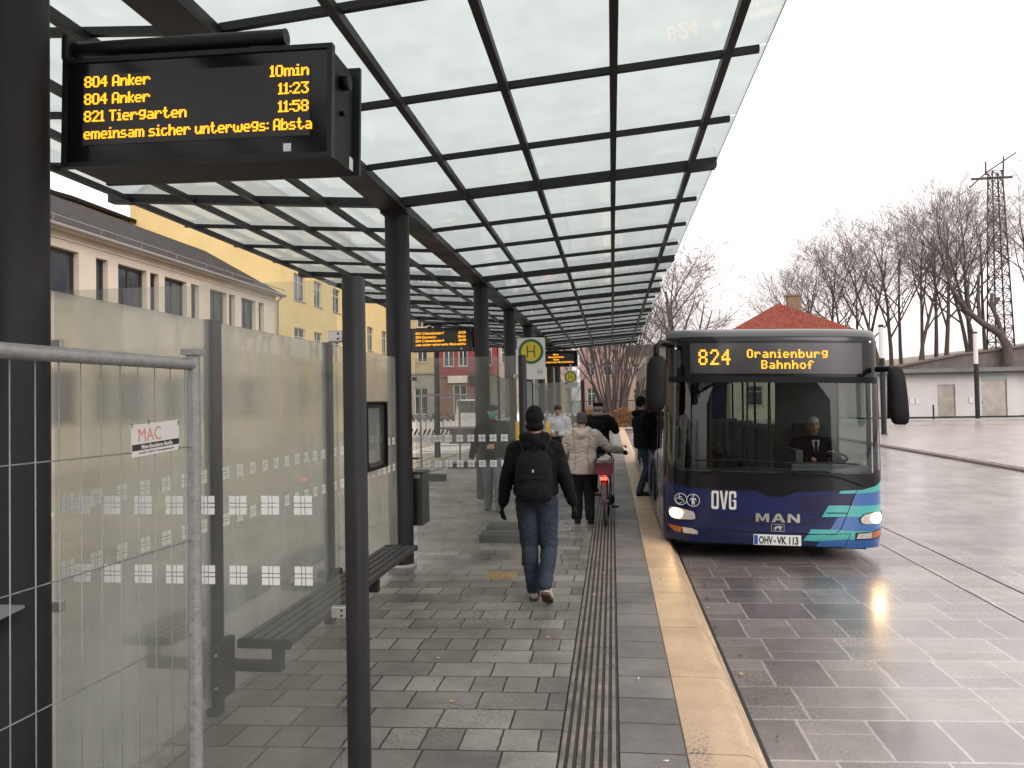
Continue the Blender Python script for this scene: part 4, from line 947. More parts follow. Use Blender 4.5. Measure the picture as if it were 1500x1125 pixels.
def face(t,T,rot,s,lips=True):
    for q in(-1,1):
        mb=MB(); b=bmesh.new(); bmesh.ops.create_icosphere(b,subdivisions=2,radius=1); mb.add(b,Matrix.Translation(T((q*.031,.078,.010)))@rot@Matrix.Diagonal((.0125*s,.006*s,.0075*s,1)))
        e=mb.build('eye','eye',t,world=False); mb=MB(); b=bmesh.new(); bmesh.ops.create_icosphere(b,subdivisions=2,radius=1); mb.add(b,Matrix.Translation(T((q*.031,.0825,.010)))@rot@Matrix.Diagonal((.006*s,.003*s,.006*s,1))); mb.build('iris','iris',e,world=False)
        mb=MB(); mb.tube([T((q*.014,.087,.030)),T((q*.032,.086,.036)),T((q*.050,.076,.030))],[.003*s,.004*s,.002*s],6); mb.build('eyebrow','hairblk',t,world=False)
    if lips:
        mb=MB(); b=bmesh.new(); bmesh.ops.create_icosphere(b,subdivisions=2,radius=1); mb.add(b,Matrix.Translation(T((0,.090,-.057)))@rot@Matrix.Diagonal((.022*s,.005*s,.008*s,1))); mb.build('lips','lip',t,world=False)
def shoe(name,heel,toe,m,sole,par,lift=0,s=1,high=False):
    h,to=V(heel),V(toe); d=to-h; L=d.length; d.normalize(); up=V((0,0,1)); x=d.cross(up).normalized(); up=x.cross(d).normalized()
    def ring(u,w,h0,h1,n=14):
        c=h+d*(u*L); return [c+x*(w*math.cos(2*PI*k/n))+up*((h0+h1)/2+(h1-h0)/2*math.sin(2*PI*k/n)) for k in range(n)]
    pm=PM(); pm.mb.rings([ring(-.02,.014*s,.015,.05),ring(.02,.034*s,.0,.10 if high else .085),ring(.14,.040*s,.0,.125 if high else .10),ring(.32,.040*s,.0,.12 if high else .09),ring(.5,.043*s,.0,.082),ring(.7,.048*s,.0,.066),ring(.88,.043*s,.0,.052),ring(1.0,.022*s,.004,.036),ring(1.02,.008*s,.01,.025)])
    o=pm.done(name,m,par,.007,3,.0012,30)
    mb=MB(); prof=[(-.02,.020),(.0,.035),(.15,.042),(.35,.040),(.55,.046),(.75,.051),(.9,.045),(1.0,.026),(1.035,.006)]
    P=[h+d*(u*L)+x*w*s for u,w in prof]+[h+d*(u*L)-x*w*s for u,w in prof[::-1]]
    lo=[mb.b.verts.new(p-up*.012) for p in P]; hi=[mb.b.verts.new(p+up*.012) for p in P]; n=len(P)
    for i in range(n): mb._f([lo[i],lo[(i+1)%n],hi[(i+1)%n],hi[i]])
    mb._f(lo[::-1]); mb._f(hi); mb.build('sole',sole,o,world=False)
    return o
def person(label,loc,yaw,J,H,style):
    """J joints in a 1.75 m figure facing +Y: dict; style: dict of clothing"""
    t=_t('person',label,'person',loc,yaw); s=H/1.75; K={k:V(v)*s for k,v in J.items()}
    sh=style; vox=sh.get('vox',.010)
    # ---- body: one continuous surface
    pm=PM(); pm.loft([(K['pel']+V((0,0,-.07*s)),.10*s,.075*s),(K['pel'],.145*s,.10*s),(K['pel']+V((0,0,.10*s)),.125*s,.09*s),((K['pel']+K['chest'])/2,.125*s,.09*s),(K['chest'],.15*s,.105*s),(K['chest']+V((0,0,.08*s)),.13*s,.08*s),(K['neck']-V((0,0,.02*s)),.06*s,.055*s)])
    pm.cap(K['neck']-V((0,0,.05*s)),.055*s,K['head']-V((0,0,.06*s)),.050*s)
    for q in'LR':
        pm.chain([K['neck']-V((0,0,.04*s)),K['sh'+q],K['el'+q],K['wr'+q]],[.05*s,.052*s,.040*s,.027*s]); pm.chain([K['hp'+q],K['kn'+q],K['an'+q]],[.085*s,.055*s,.038*s]); pm.cap(K['an'+q],.032*s,K['to'+q].lerp(K['an'+q],.3)+V((0,0,-.01)),.012*s)
        hd=(K['wr'+q]-K['el'+q]).normalized(); n_=sh.get('palm'+q,V((1 if q=='L' else -1,0,0))); hand(pm,K['wr'+q]+hd*.01,sh.get('dir'+q,hd),n_,s,sh.get('curl'+q,.55),sh.get('th'+q,1 if q=='L' else -1))
    T,rot=headprims(pm,K['head'],sh.get('hyaw',0),sh.get('hpitch',0),s); pm.done('body','skin',t,vox,3)
    if sh.get('gloves'):
        for q in'LR':
            g=PM(); hd=(K['wr'+q]-K['el'+q]).normalized(); n_=sh.get('palm'+q,V((1 if q=='L' else -1,0,0))); g.cap(K['wr'+q]-hd*.03,.034*s,K['wr'+q]+hd*.02,.032*s); hand(g,K['wr'+q]+hd*.01,sh.get('dir'+q,hd),n_,s,sh.get('curl'+q,.55),sh.get('th'+q,1 if q=='L' else -1),g=.0042); g.done('glove','knit',t,.006,2)
    # ---- trousers
    pm=PM(); pm.loft([(K['pel']+V((0,0,-.10*s)),.13*s,.095*s),(K['pel']+V((0,-.01*s,-.02*s)),sh.get('hipw',.172)*s,.128*s),(K['pel']+V((0,0,.07*s)),.155*s,.11*s),(K['pel']+V((0,0,.12*s)),.145*s,.10*s)])
    tw=sh.get('leg',1)
    for q in'LR':
        a,k_,n_=K['hp'+q],K['kn'+q],K['an'+q]; pm.chain([a,a.lerp(k_,.5),k_,k_.lerp(n_,.35),n_+(k_-n_).normalized()*.03*s],[.104*s*tw,.090*s*tw,.073*s*tw,.068*s*tw,.060*s*tw])
        pm.cap(n_+(k_-n_).normalized()*.04*s,.058*s*tw,n_+(k_-n_).normalized()*.005*s,.058*s*tw)
    pm.done('trousers',sh['trm'],t,.010,3,.0075*sh.get('fold',1),11,1.3,1.6)
    # ---- shoes
    for q in'LR': shoe('shoe',K['an'+q]*1+V(sh.get('heel'+q,(0,-.055*s,-.075*s))),K['to'+q]+V((0,0,-.025*s)),sh['shm'],sh.get('slm','sole'),t,s=s,high=sh.get('high',False))
    # ---- jacket
    w=sh.get('bulk',1.0); hem=sh.get('hem',.04); pm=PM(); P_,C_,N_=K['pel'],K['chest'],K['neck']
    b0=P_+V((0,0,-hem*s)); waist=(P_+C_)/2
    pm.loft([(b0,.170*s*w,.125*s*w),(b0+V((0,0,.02*s)),sh.get('hemw',.182)*s*w,.135*s*w),(P_.lerp(waist,.4),.182*s*w,.135*s*w),(waist,.172*s*w,.130*s*w),(C_+V((0,-.01*s,-.03*s)),.195*s*w,.140*s*w),(C_+V((0,-.01*s,.07*s)),.190*s*w,.130*s*w),(N_+V((0,-.008*s,-.03*s)),.115*s,.088*s),(N_+V((0,0,.02*s)),.075*s,.072*s),(N_+V((0,0,.045*s)),.070*s,.07*s)])
    sw=sh.get('sleeve',1.0)
    for q in'LR':
        a,e,r=K['sh'+q],K['el'+q],K['wr'+q]; pm.chain([N_.lerp(a,.45)-V((0,0,.035*s)),a-V((0,0,.005*s)),a.lerp(e,.5),e,e.lerp(r,.55),r-(r-e).normalized()*.01*s],[.085*s,.079*s*sw,.068*s*sw,.060*s*sw,.053*s*sw,.044*s*sw])
    pm.done('jacket',sh['jkm'],t,.010,3,.0085*sh.get('fold',1),sh.get('ff',10),4.2,sh.get('fz',1.7))
    return t,T,rot,K,s
ST=dict(pel=(0,0,.95),chest=(0,0,1.30),neck=(0,.0,1.47),head=(0,.015,1.635),shL=(-.185,0,1.415),shR=(.185,0,1.415),elL=(-.25,-.02,1.13),elR=(.25,-.02,1.13),wrL=(-.27,.04,.88),wrR=(.27,.04,.88),hpL=(-.09,0,.90),hpR=(.09,0,.90),knL=(-.095,.02,.49),knR=(.095,.02,.49),anL=(-.10,-.02,.085),anR=(.10,-.02,.085),toL=(-.115,.15,.035),toR=(.115,.15,.035))
def J(**k): d=dict(ST); d.update(k); return d
def beanie(t,T,rot,s,m,slouch=.0,low=.0):
    pm=PM(); pm.ell(T((0,-.014,.047)),.088*s,.104*s,.094*s,rot); pm.ell(T((0,-.02,.085+slouch)),.070*s,.082*s,.066*s,rot); pm.ell(T((0,-.02,.0-low)),.088*s,.100*s,.05*s,rot)
    # cut a front opening by keeping the brim above the eyes
    o=pm.done('knitted_hat',m,t,.007,4,.0015,40)
    return o
# 1 walker with backpack
t,T,rot,K,s=person('person walking away with black beanie, black backpack and blue jeans',(-.675,6.42,0),.03,
 J(hpL=(-.088,.01,.90),knL=(-.075,.06,.48),anL=(-.035,-.02,.085),toL=(-.03,.16,.035),hpR=(.092,-.01,.90),knR=(.11,.05,.46),anR=(.085,-.27,.20),toR=(.11,-.14,.04),
   shL=(-.185,0,1.385),shR=(.185,0,1.385),elL=(-.27,-.02,1.12),elR=(.27,.0,1.12),wrL=(-.315,.05,.88),wrR=(.335,.08,.88)),1.64,
 dict(trm='jeans',shm='shoebeige',slm='soledark',jkm='jacketblk',hipw=.188,leg=1.08,bulk=1.14,sleeve=1.08,hem=-.01,gloves=True,high=True,vox=.008,heelR=(0,-.05,-.06)))
beanie(t,T,rot,s,'knit',.010,.035)
pm=PM(); pm.chain([(-.10*s,-.06*s,1.50*s),(0,-.125*s,1.475*s),(.10*s,-.06*s,1.50*s)],[.045,.055,.045]); pm.ell((0,-.12*s,1.43*s),.11,.05,.075); pm.cap((-.08,.05,1.50*s),.04,(.08,.05,1.50*s),.04); pm.done('hood','jacketblk',t,.009,4,.006,12)
bp=MB(); o=None
pm=PM(); pm.loft([((0,-.215*s,.93*s),.13,.06),((0,-.225*s,.96*s),.155,.085),((0,-.23*s,1.12*s),.160,.095),((0,-.22*s,1.28*s),.150,.080),((0,-.20*s,1.36*s),.115,.055),((0,-.18*s,1.39*s),.06,.03)]); pm.ell((0,-.30*s,1.04*s),.125,.045,.10)
bk=pm.done('backpack','pack',t,.009,4,.004,14)
mb=MB(); 
for q in(-1,1): mb.tube([(q*.09*s,-.20*s,1.33*s),(q*.12*s,-.12*s,1.44*s),(q*.13*s,.0,1.475*s),(q*.135*s,.12*s,1.40*s),(q*.14*s,.155*s,1.22*s)],.014,8)
mb.tube([(-.03*s,-.225*s,1.37*s),(-.02,-.235*s,1.41*s),(.02,-.235*s,1.41*s),(.03*s,-.225*s,1.37*s)],.007,6); mb.tube([(-.12,-.325*s,1.13*s),(0,-.338*s,1.145*s),(.12,-.325*s,1.13*s)],.004,6); mb.build('strap','pack',bk,world=False)
mb=MB(); mb.box(-.006,.006,-.325*s,-.318*s,1.20*s,1.225*s); mb.build('zip_pull','signwhite',bk,world=False)
# jeans pockets
mb=MB()
for q in(-1,1): mb.tube([(q*.035,-.142*s,.93*s),(q*.12,-.132*s,.94*s),(q*.125,-.140*s,.83*s),(q*.08,-.152*s,.80*s),(q*.04,-.150*s,.83*s),(q*.035,-.142*s,.93*s)],.0025,5)
mb.build('pocket_seam','jeans',t,world=False)
# 2 woman in the beige coat
t,T,rot,K,s=person('woman in beige quilted coat, grey knitted hat and black trousers pushing a bicycle',(-.43,10.45,0),-.05,
 J(knL=(-.10,.06,.49),anL=(-.10,-.03,.085),toL=(-.11,.14,.035),anR=(.105,-.10,.10),toR=(.115,.07,.035),shR=(.195,0,1.40),elR=(.41,.12,1.19),wrR=(.60,.34,1.13),shL=(-.195,0,1.40),elL=(-.30,.05,1.14),wrL=(-.27,.27,1.03)),1.53,
 dict(trm='trblk',shm='shoeblk',slm='black',jkm='beige',hipw=.19,leg=1.22,bulk=1.24,sleeve=1.30,hem=.17,hemw=.205,gloves=True,curlR=1.2,palmR=V((0,.2,-1)),fold=1.3,ff=8,fz=2.6))
beanie(t,T,rot,s,'greyknit',-.005,.01)
pm=PM(); pm.chain([(-.12*s,-.03*s,1.49*s),(-.07*s,-.13*s,1.46*s),(0,-.165*s,1.41*s),(.07*s,-.13*s,1.46*s),(.12*s,-.03*s,1.49*s)],[.035,.045,.055,.045,.035]); pm.ell((0,-.135*s,1.40*s),.12,.05,.10); pm.cap((-.07,.05,1.49*s),.045,(.07,.05,1.49*s),.045); pm.done('hood','beige',t,.009,4,.005,9)
M['seamgrey']=mat('coat_seam',(.12,.11,.10),.8,0,.1)
mb=MB(); 
for q in(-1,1): mb.tube([(q*.13*s,-.148*s,1.38*s),(q*.105*s,-.180*s,1.2*s),(q*.10*s,-.172*s,1.05*s),(q*.115*s,-.172*s,.85*s)],.003,5)
mb.build('coat_seam','seamgrey',t,world=False)
# 3 man with the green mask
t,T,rot,K,s=person('man in flat cap and green face mask walking towards the camera behind glass',(-1.87,11.5,0),PI+.05,
 J(hpL=(-.09,0,.90),knL=(-.10,.16,.52),anL=(-.09,.10,.10),toL=(-.09,.27,.05),knR=(.10,.0,.49),anR=(.11,-.16,.11),toR=(.12,.0,.035),elR=(.30,-.06,1.16),wrR=(.36,.04,.90),elL=(-.28,.0,1.14),wrL=(-.06,.22,1.10),shR=(.2,0,1.41),shL=(-.2,0,1.41)),1.66,
 dict(trm='jeanslt',shm='shoeblk',slm='black',jkm='jacketblk',hipw=.18,leg=1.15,bulk=1.15,sleeve=1.15,hem=.10,palmL=V((0,-1,0)),hpitch=-.12))
face(t,T,rot,s,False)
pm=PM(); pm.ell(T((0,.060,-.045)),.062*s,.052*s,.058*s,rot); pm.ell(T((0,.088,-.03)),.030*s,.026*s,.04*s,rot); pm.done('face_mask','maskg',t,.006,3)
pm=PM(); pm.ell(T((0,-.012,.062)),.088*s,.104*s,.060*s,rot); pm.ell(T((0,.085,.052)),.065*s,.055*s,.012*s,rot); pm.done('cap','jacketblk',t,.007,3)
pm=PM(); pm.ell(T((0,-.045,.0)),.084*s,.072*s,.07*s,rot); pm.done('hair','hairgrey',t,.007,3,.002,30)
# 4 man in the white jacket, looking at his hands
t,T,rot,K,s=person('dark haired man in white hooded jacket looking down at the bag in his hands',(-1.10,15.0,0),PI-.12,
 J(elL=(-.26,.04,1.14),wrL=(-.05,.26,1.12),elR=(.26,.04,1.14),wrR=(.05,.25,1.16),toL=(-.13,.16,.035)),1.62,
 dict(trm='khaki',shm='shoeblk',slm='black',jkm='whitejk',bulk=1.2,sleeve=1.25,hem=.05,palmL=V((0,-1,0)),palmR=V((0,-1,0)),hpitch=-.35))
face(t,T,rot,s)
pm=PM(); pm.ell(T((0,-.02,.055)),.082*s,.098*s,.075*s,rot); pm.ell(T((0,-.055,.0)),.080*s,.062*s,.075*s,rot); pm.done('hair','hairblk',t,.007,3,.003,30)
pm=PM(); pm.chain([(-.11*s,.02,1.50*s),(-.08*s,-.10*s,1.48*s),(.08*s,-.10*s,1.48*s),(.11*s,.02,1.50*s)],[.035,.05,.05,.035]); pm.done('hood','whitejk',t,.009,3,.004,9)
pm=PM(); pm.loft([((0,.27*s,.84*s),.10,.04),((0,.28*s,.88*s),.13,.06),((0,.28*s,1.0*s),.12,.06),((0,.27*s,1.08*s),.08,.035)]); o=pm.done('shoulder_bag','pack',None,.009,3,.006,12); o.location=t.location; o.rotation_euler=t.rotation_euler; tag(o,'dark shoulder bag held in front of the man in the white jacket','bag')
# 5 man in the black coat with the cap, back turned
t,T,rot,K,s=person('man in black coat and peaked cap seen from behind, hand raised',(-.27,13.9,0),-.35,
 J(elR=(.33,.06,1.20),wrR=(.20,.26,1.40),shR=(.2,.0,1.42),elL=(-.27,.02,1.14),wrL=(-.2,.2,1.02)),1.67,
 dict(trm='trblk',shm='shoeblk',slm='black',jkm='jacketblk',bulk=1.22,sleeve=1.25,hem=.30,hemw=.20,palmR=V((-1,0,0)),hyaw=-.5))
face(t,T,rot,s)
pm=PM(); pm.ell(T((0,-.012,.062)),.090*s,.106*s,.055*s,rot); pm.ell(T((0,.088,.050)),.066*s,.05*s,.012*s,rot); pm.ell(T((0,-.012,.085)),.100*s,.112*s,.03*s,rot); pm.done('cap','knit',t,.007,3)
pm=PM(); pm.ell(T((0,-.045,-.005)),.084*s,.072*s,.07*s,rot); pm.done('hair','hairgrey',t,.007,3,.003,30)
M['scarf']=mat('grey_scarf',(.20,.19,.19),.95,0,.3,30,.6,120); pm=PM(); pm.chain([(-.09*s,.0,1.51*s),(-.04*s,-.085*s,1.52*s),(.04*s,-.085*s,1.52*s),(.09*s,.0,1.51*s),(0,.09*s,1.49*s),(-.09*s,.0,1.51*s)],[.04]*6); pm.done('scarf','scarf',t,.008,3,.004,20)
# 6 person boarding at the middle door
t,T,rot,K,s=person('person in black hooded jacket and jeans stepping into the bus',(.47,13.45,0),-1.25,
 J(pel=(0,.06,.95),chest=(0,.05,1.30),neck=(0,.045,1.47),head=(0,.06,1.635),hpL=(-.09,.05,.90),hpR=(.09,.05,.90),knR=(.10,.10,.50),anR=(.10,-.06,.085),toR=(.10,.11,.035),knL=(-.10,.42,.72),anL=(-.10,.46,.30),toL=(-.10,.62,.25),elL=(-.24,.24,1.18),wrL=(-.18,.48,1.25),elR=(.24,.16,1.16),wrR=(.15,.38,1.12),shL=(-.19,.06,1.415),shR=(.19,.06,1.415)),1.74,
 dict(trm='jeans',shm='shoeblk',slm='black',jkm='jacketblk',bulk=1.18,sleeve=1.2,hem=.10,palmR=V((-1,0,0))))
face(t,T,rot,s); beanie(t,T,rot,s,'knit',.0,.0)
pm=PM(); pm.chain([(-.10*s,.04,1.50*s),(0,-.08*s,1.47*s),(.10*s,.04,1.50*s)],[.04,.06,.04]); pm.done('hood','jacketblk',t,.009,3)
# 7 the driver, seated
t,T,rot,K,s=person('white haired bus driver in dark suit and tie behind the windscreen',(2.60,10.18,.17),PI,
 J(pel=(0,0,.46),chest=(0,0,.80),neck=(0,0,.97),head=(0,.02,1.135),shL=(-.19,0,.92),shR=(.19,0,.92),elL=(-.25,.16,.70),wrL=(-.14,.36,.80),elR=(.25,.14,.70),wrR=(.16,.34,.74),hpL=(-.10,.02,.44),hpR=(.10,.02,.44),knL=(-.12,.42,.46),knR=(.12,.42,.46),anL=(-.12,.50,.10),anR=(.12,.50,.10),toL=(-.12,.66,.05),toR=(.12,.66,.05)),1.78,
 dict(trm='trblk',shm='shoeblk',slm='black',jkm=M['jacketblk'],bulk=1.05,sleeve=1.0,hem=-.02,palmL=V((0,.3,-1)),curlL=1.1,palmR=V((0,.3,-1)),curlR=1.0))
face(t,T,rot,s)
pm=PM(); pm.ell(T((0,-.02,.055)),.080*s,.096*s,.070*s,rot); pm.ell(T((0,-.055,.0)),.080*s,.062*s,.07*s,rot); pm.done('hair',mat('white_hair',(.45,.43,.40),.6,0,.2,60),t,.007,3)
mb=MB(); mb.prism([(-.05,.96*s),(.05,.96*s),(.0,.72*s)],.135,.15,'y'); sh_=mb.build('shirt','signwhite',t,world=False); mb=MB(); mb.prism([(-.016,.95*s),(.016,.95*s),(.02,.76*s),(0,.73*s),(-.02,.76*s)],.151,.157,'y'); mb.build('tie',M['navy'],sh_,world=False)
# ---------------------------------------------------------------- bicycle
bk=_t('bicycle','bicycle with red rear light and dark red rear basket wheeled beside the woman in beige','bicycle',(-.125,10.20,0),-.03)
M['bikeframe']=mat('bike_frame',(.06,.012,.02),.35,0,.15,8,coat=.5)
def wheel(y):
    mb=MB(); mb.torus((0,y,.335),.318,.019,'x',56,8); w=mb.build('wheel','rubber',bk,world=False)
    mb=MB(); mb.torus((0,y,.335),.296,.010,'x',56,6); mb.build('rim','galv',w,world=False)
    mb=MB()
    for k in range(28):
        a=2*PI*k/28; q=.03*(1 if k%2 else -1); mb.tube([(q,y+.02*math.cos(a),.335+.02*math.sin(a)),(0,y+.293*math.cos(a+.25*(1 if k%4<2 else -1)),.335+.293*math.sin(a+.25*(1 if k%4<2 else -1)))],.0012,4)
    mb.tube([(-.045,y,.335),(.045,y,.335)],.018,10); mb.build('spokes','galv',w,world=False)
    mb=MB(); 
    for i in range(14):
        a0,a1=R_(-5+i*13),R_(-5+(i+1)*13); sg=-1 if y<.5 else -1
        P_=lambda a,x: (x,y-math.cos(a)*.352,.335+math.sin(a)*.352)
        mb.quad(P_(a0,-.028),P_(a1,-.028),P_(a1,.028),P_(a0,.028))
    mb.build('mudguard','bikeframe',bk,world=False)
wheel(0); wheel(1.08)
mb=MB(); BBk=(0,.44,.28)
for a,b_,r in(((0,.30,.80),BBk,.016),((0,.88,.86),(0,.93,.72),.018),((0,.90,.80),BBk,.019),((0,.335,.70),(0,.91,.78),.016)): mb.tube([a,b_],r,10)
for q in(-1,1): mb.tube([(q*.05,0,.335),(q*.02,.42,.285)],.010,8); mb.tube([(q*.05,0,.335),(q*.02,.315,.74)],.009,8); mb.tube([(q*.05,1.08,.335),(q*.035,1.0,.62),(q*.01,.94,.72)],.011,8)
mb.build('frame','bikeframe',bk,world=False)
mb=MB(); mb.tube([(0,.30,.78),(0,.27,.90)],.013,8); o=mb.build('seat_post','chrome',bk,world=False)
pm=PM(); pm.loft([((0,.22,.895),.09,.10),((0,.23,.92),.105,.115),((0,.24,.95),.095,.105)]); pm.cap((0,.28,.925),.035,(0,.42,.93),.022); pm.done('saddle','black',bk,.008,3)
mb=MB(); mb.tube([(0,.88,.86),(0,.86,1.02)],.014,8); mb.tube([(-.28,.68,1.03),(-.27,.78,1.04),(-.16,.88,1.03),(0,.87,1.02),(.16,.88,1.03),(.27,.78,1.04),(.28,.68,1.03)],.011,8); h=mb.build('handlebar','chrome',bk,world=False)
mb=MB(); 
for q in(-1,1): mb.tube([(q*.282,.60,1.03),(q*.28,.72,1.032)],.016,10)
mb.build('grip','black',h,world=False)
mb=MB(); mb.tube([(-.02,.44,.28),(.02,.44,.28)],.075,20); mb.tube([(.06,.44,.28),(.075,.56,.18)],.010,6); mb.tube([(-.06,.44,.28),(-.075,.32,.38)],.010,6); mb.tube([(-.07,.44,.28),(.07,.44,.28)],.014,8); c=mb.build('crank','chrome',bk,world=False)
for x0,x1,y,z in((.07,.17,.56,.18),(-.17,-.07,.32,.38)):
    mb=MB(); mb.box(x0,x1,y-.035,y+.035,z-.012,z+.012,bev=.004); mb.build('pedal','black',c,world=False)
mb=MB(); mb.box(.030,.040,-.02,.47,.24,.40,bev=.02) if 0 else mb.tube([(.035,0,.335),(.035,.22,.33),(.035,.44,.30)],[.045,.035,.085],12); mb.build('chain_guard','black',bk,world=False)
mb=MB()
for q in(-1,1): mb.tube([(q*.055,-.20,.70),(q*.055,.22,.70)],.006,6); mb.tube([(q*.05,0,.335),(q*.055,-.08,.70)],.005,6)
for y in(-.2,-.06,.08,.2): mb.tube([(-.055,y,.70),(.055,y,.70)],.005,6)
mb.build('rack','chrome',bk,world=False)
M['basketred']=mat('dark_red_basket',(.10,.012,.022),.6,0,.3,25); mb=MB(); x0,x1,y0,y1=-.13,.13,-.22,.14
for a,b_,z0,z1 in((0,0,.71,.73),):
    mb.box(-.105,.105,-.2,.12,.71,.72)
def wall(p,q): 
    mb.tube([p,q],.004,5)
for z,g in((.72,0),(.78,.008),(.84,.016),(.90,.024)):
    P_=[(-.105-g,-.20-g,z),(.105+g,-.20-g,z),(.105+g,.12+g,z),(-.105-g,.12+g,z),(-.105-g,-.20-g,z)]
    mb.tube(P_,.007 if z>.89 else .004,6)
for i in range(13):
    x=-.105+.21*i/12; mb.tube([(x,-.20,.72),(x*1.23,-.224,.90)],.0035,5); mb.tube([(x,.12,.72),(x*1.23,.144,.90)],.0035,5)
    y=-.20+.32*i/12; mb.tube([(-.105,y,.72),(-.129,y*1.1,.90)],.0035,5); mb.tube([(.105,y,.72),(.129,y*1.1,.90)],.0035,5)
mb.box(-.112,.112,-.212,-.208,.72,.87); mb.build('basket','basketred',bk,world=False)
M['redlight']=emis('rear_light',(1,.03,.015),7)
mb=MB(); mb.box(-.045,.045,-.245,-.22,.645,.685,bev=.008); mb.build('rear_light','redlight',bk,world=False)
M['bag']=mat('plastic_bag',(.32,.31,.32),.35,0,.3,12); pm=PM(); pm.ell((0,-.04,.86),.11,.14,.09); pm.ell((.03,-.09,.92),.06,.07,.05); o=pm.done('plastic_bag','bag',None,.008,3,.014,16); o.location=bk.location; o.rotation_euler=bk.rotation_euler; tag(o,'crumpled grey plastic bag lying in the bicycle basket','bag')
# ---------------------------------------------------------------- buildings
M['render']=mat('beige_render',(.62,.53,.43),.85,0,.07,1.2,.15,40); M['yellowr']=mat('yellow_render',(.66,.50,.23),.85,0,.07,.8,.15,40); M['paleyel']=mat('pale_yellow_render',(.47,.39,.23),.85,0,.08,.8,.15,40)
M['maroon']=mat('maroon_render',(.22,.035,.045),.8,0,.12,1,.15,40); M['peach']=mat('peach_render',(.46,.36,.27),.85,0,.08,.8,.15,30); M['pink']=mat('pinkish_render',(.42,.28,.25),.85,0,.08,.8,.15,30); M['greyr']=mat('grey_shop_front',(.30,.29,.27),.8,0,.1,1)
M['glassdk']=mat('window_pane',(.035,.045,.055),.06,0,.3,.8,spec=.8); M['frameblk']=mat('dark_window_frame',(.02,.018,.018),.5,0,.1); M['framewht']=mat('white_window_frame',(.60,.58,.54),.5,0,.05); M['sill']=mat('grey_sill',(.24,.22,.20),.7,0,.1)
def tiles(name,c,sc,rough=.7):
    m=mat(name,c,.85,0,.25,3,spec=.15); t,N,L=m.node_tree,m.node_tree.nodes,m.node_tree.links; b=N['Principled BSDF']
    tc=N.new('ShaderNodeTexCoord'); br=N.new('ShaderNodeTexBrick'); L.new(tc.outputs['UV'],br.inputs['Vector']); br.offset=.5
    for k,v in(('Scale',1),('Brick Width',.22),('Row Height',.33),('Mortar Size',.025),('Mortar Smooth',.6)): br.inputs[k].default_value=v
    br.inputs['Color1'].default_value=(*[q*.8 for q in c],1); br.inputs['Color2'].default_value=(*[q*1.2 for q in c],1); br.inputs['Mortar'].default_value=(*[q*.35 for q in c],1)
    L.new(br.outputs['Color'],b.inputs['Base Color']); bp=N.new('ShaderNodeBump'); bp.inputs['Strength'].default_value=.8; bp.inputs['Distance'].default_value=.05; bp.invert=True; L.new(br.outputs['Fac'],bp.inputs['Height']); L.new(bp.outputs[0],b.inputs['Normal']); return m
M['tilegrey']=tiles('dark_grey_roof_tiles',(.045,.040,.039),1); M['tilered']=tiles('red_roof_tiles',(.22,.055,.035),1)
def roofface(mb,uvl,pts,u,v):
    """quad/triangle with metric uv"""
    vs=[mb.b.verts.new(p) for p in pts]; f=mb.b.faces.new(vs)
    o=V(pts[0]); u=V(u).normalized(); v=V(v).normalized()
    for l in f.loops: d=l.vert.co-o; l[uvl].uv=(d.dot(u),d.dot(v))
def window(par,frm,face,a0,a1,z0,z1,at,depth=.14,frame='framewht',mull=1,trans=True,sill=True,fr=.06):
    """a window in a wall facing `face` (+x,-x,-y): recess, frame, glass, sill"""
    def bx(mb,a,b_,d0,d1,c,d):
        if face=='x': mb.box(at-d1,at-d0,a,b_,c,d)
        elif face=='-x': mb.box(at+d0,at+d1,a,b_,c,d)
        else: mb.box(a,b_,at+d0,at+d1,c,d)
    mb=MB(); bx(mb,a0,a1,depth-.04,depth-.01,z0,z0+fr); bx(mb,a0,a1,depth-.04,depth-.01,z1-fr,z1); bx(mb,a0,a0+fr,depth-.04,depth-.01,z0+fr,z1-fr); bx(mb,a1-fr,a1,depth-.04,depth-.01,z0+fr,z1-fr)
    for k in range(mull): 
        c=a0+(a1-a0)*(k+1)/(mull+1); bx(mb,c-fr*.45,c+fr*.45,depth-.038,depth-.012,z0+fr,z1-fr)
    if trans: c=z1-(z1-z0)*.30; bx(mb,a0+fr,a1-fr,depth-.039,depth-.011,c-fr*.35,c+fr*.35)
    w=mb.build('window',frame,par); mb=MB(); bx(mb,a0+fr*.5,a1-fr*.5,depth-.008,depth-.004,z0+fr*.5,z1-fr*.5); mb.build('pane','glassdk',w)
    if sill: mb=MB(); bx(mb,a0-.05,a1+.05,-.05,depth-.05,z0-.05,z0-.004); mb.build('sill','sill',w)
    return w
def wallgrid(mb,face,at,A0,A1,Z0,Z1,holes,depth=.16):
    """wall sheet with real openings (holes: a0,a1,z0,z1) and reveals"""
    As=sorted(set([A0,A1]+[h[0] for h in holes]+[h[1] for h in holes])); Zs=sorted(set([Z0,Z1]+[h[2] for h in holes]+[h[3] for h in holes]))
    def P(a,d,z): return (at-d,a,z) if face=='x' else ((at+d,a,z) if face=='-x' else (a,at+d,z))
    for a,b_ in zip(As[:-1],As[1:]):
        for c,d in zip(Zs[:-1],Zs[1:]):
            m_=((a+b_)/2,(c+d)/2)
            if any(h[0]<m_[0]<h[1] and h[2]<m_[1]<h[3] for h in holes): continue
            mb.quad(P(a,0,c),P(b_,0,c),P(b_,0,d),P(a,0,d))
    for a,b_,c,d in holes:
        for p,q in(((a,c),(b_,c)),((b_,c),(b_,d)),((b_,d),(a,d)),((a,d),(a,c))): mb.quad(P(p[0],0,p[1]),P(q[0],0,q[1]),P(q[0],depth,q[1]),P(p[0],depth,p[1]))
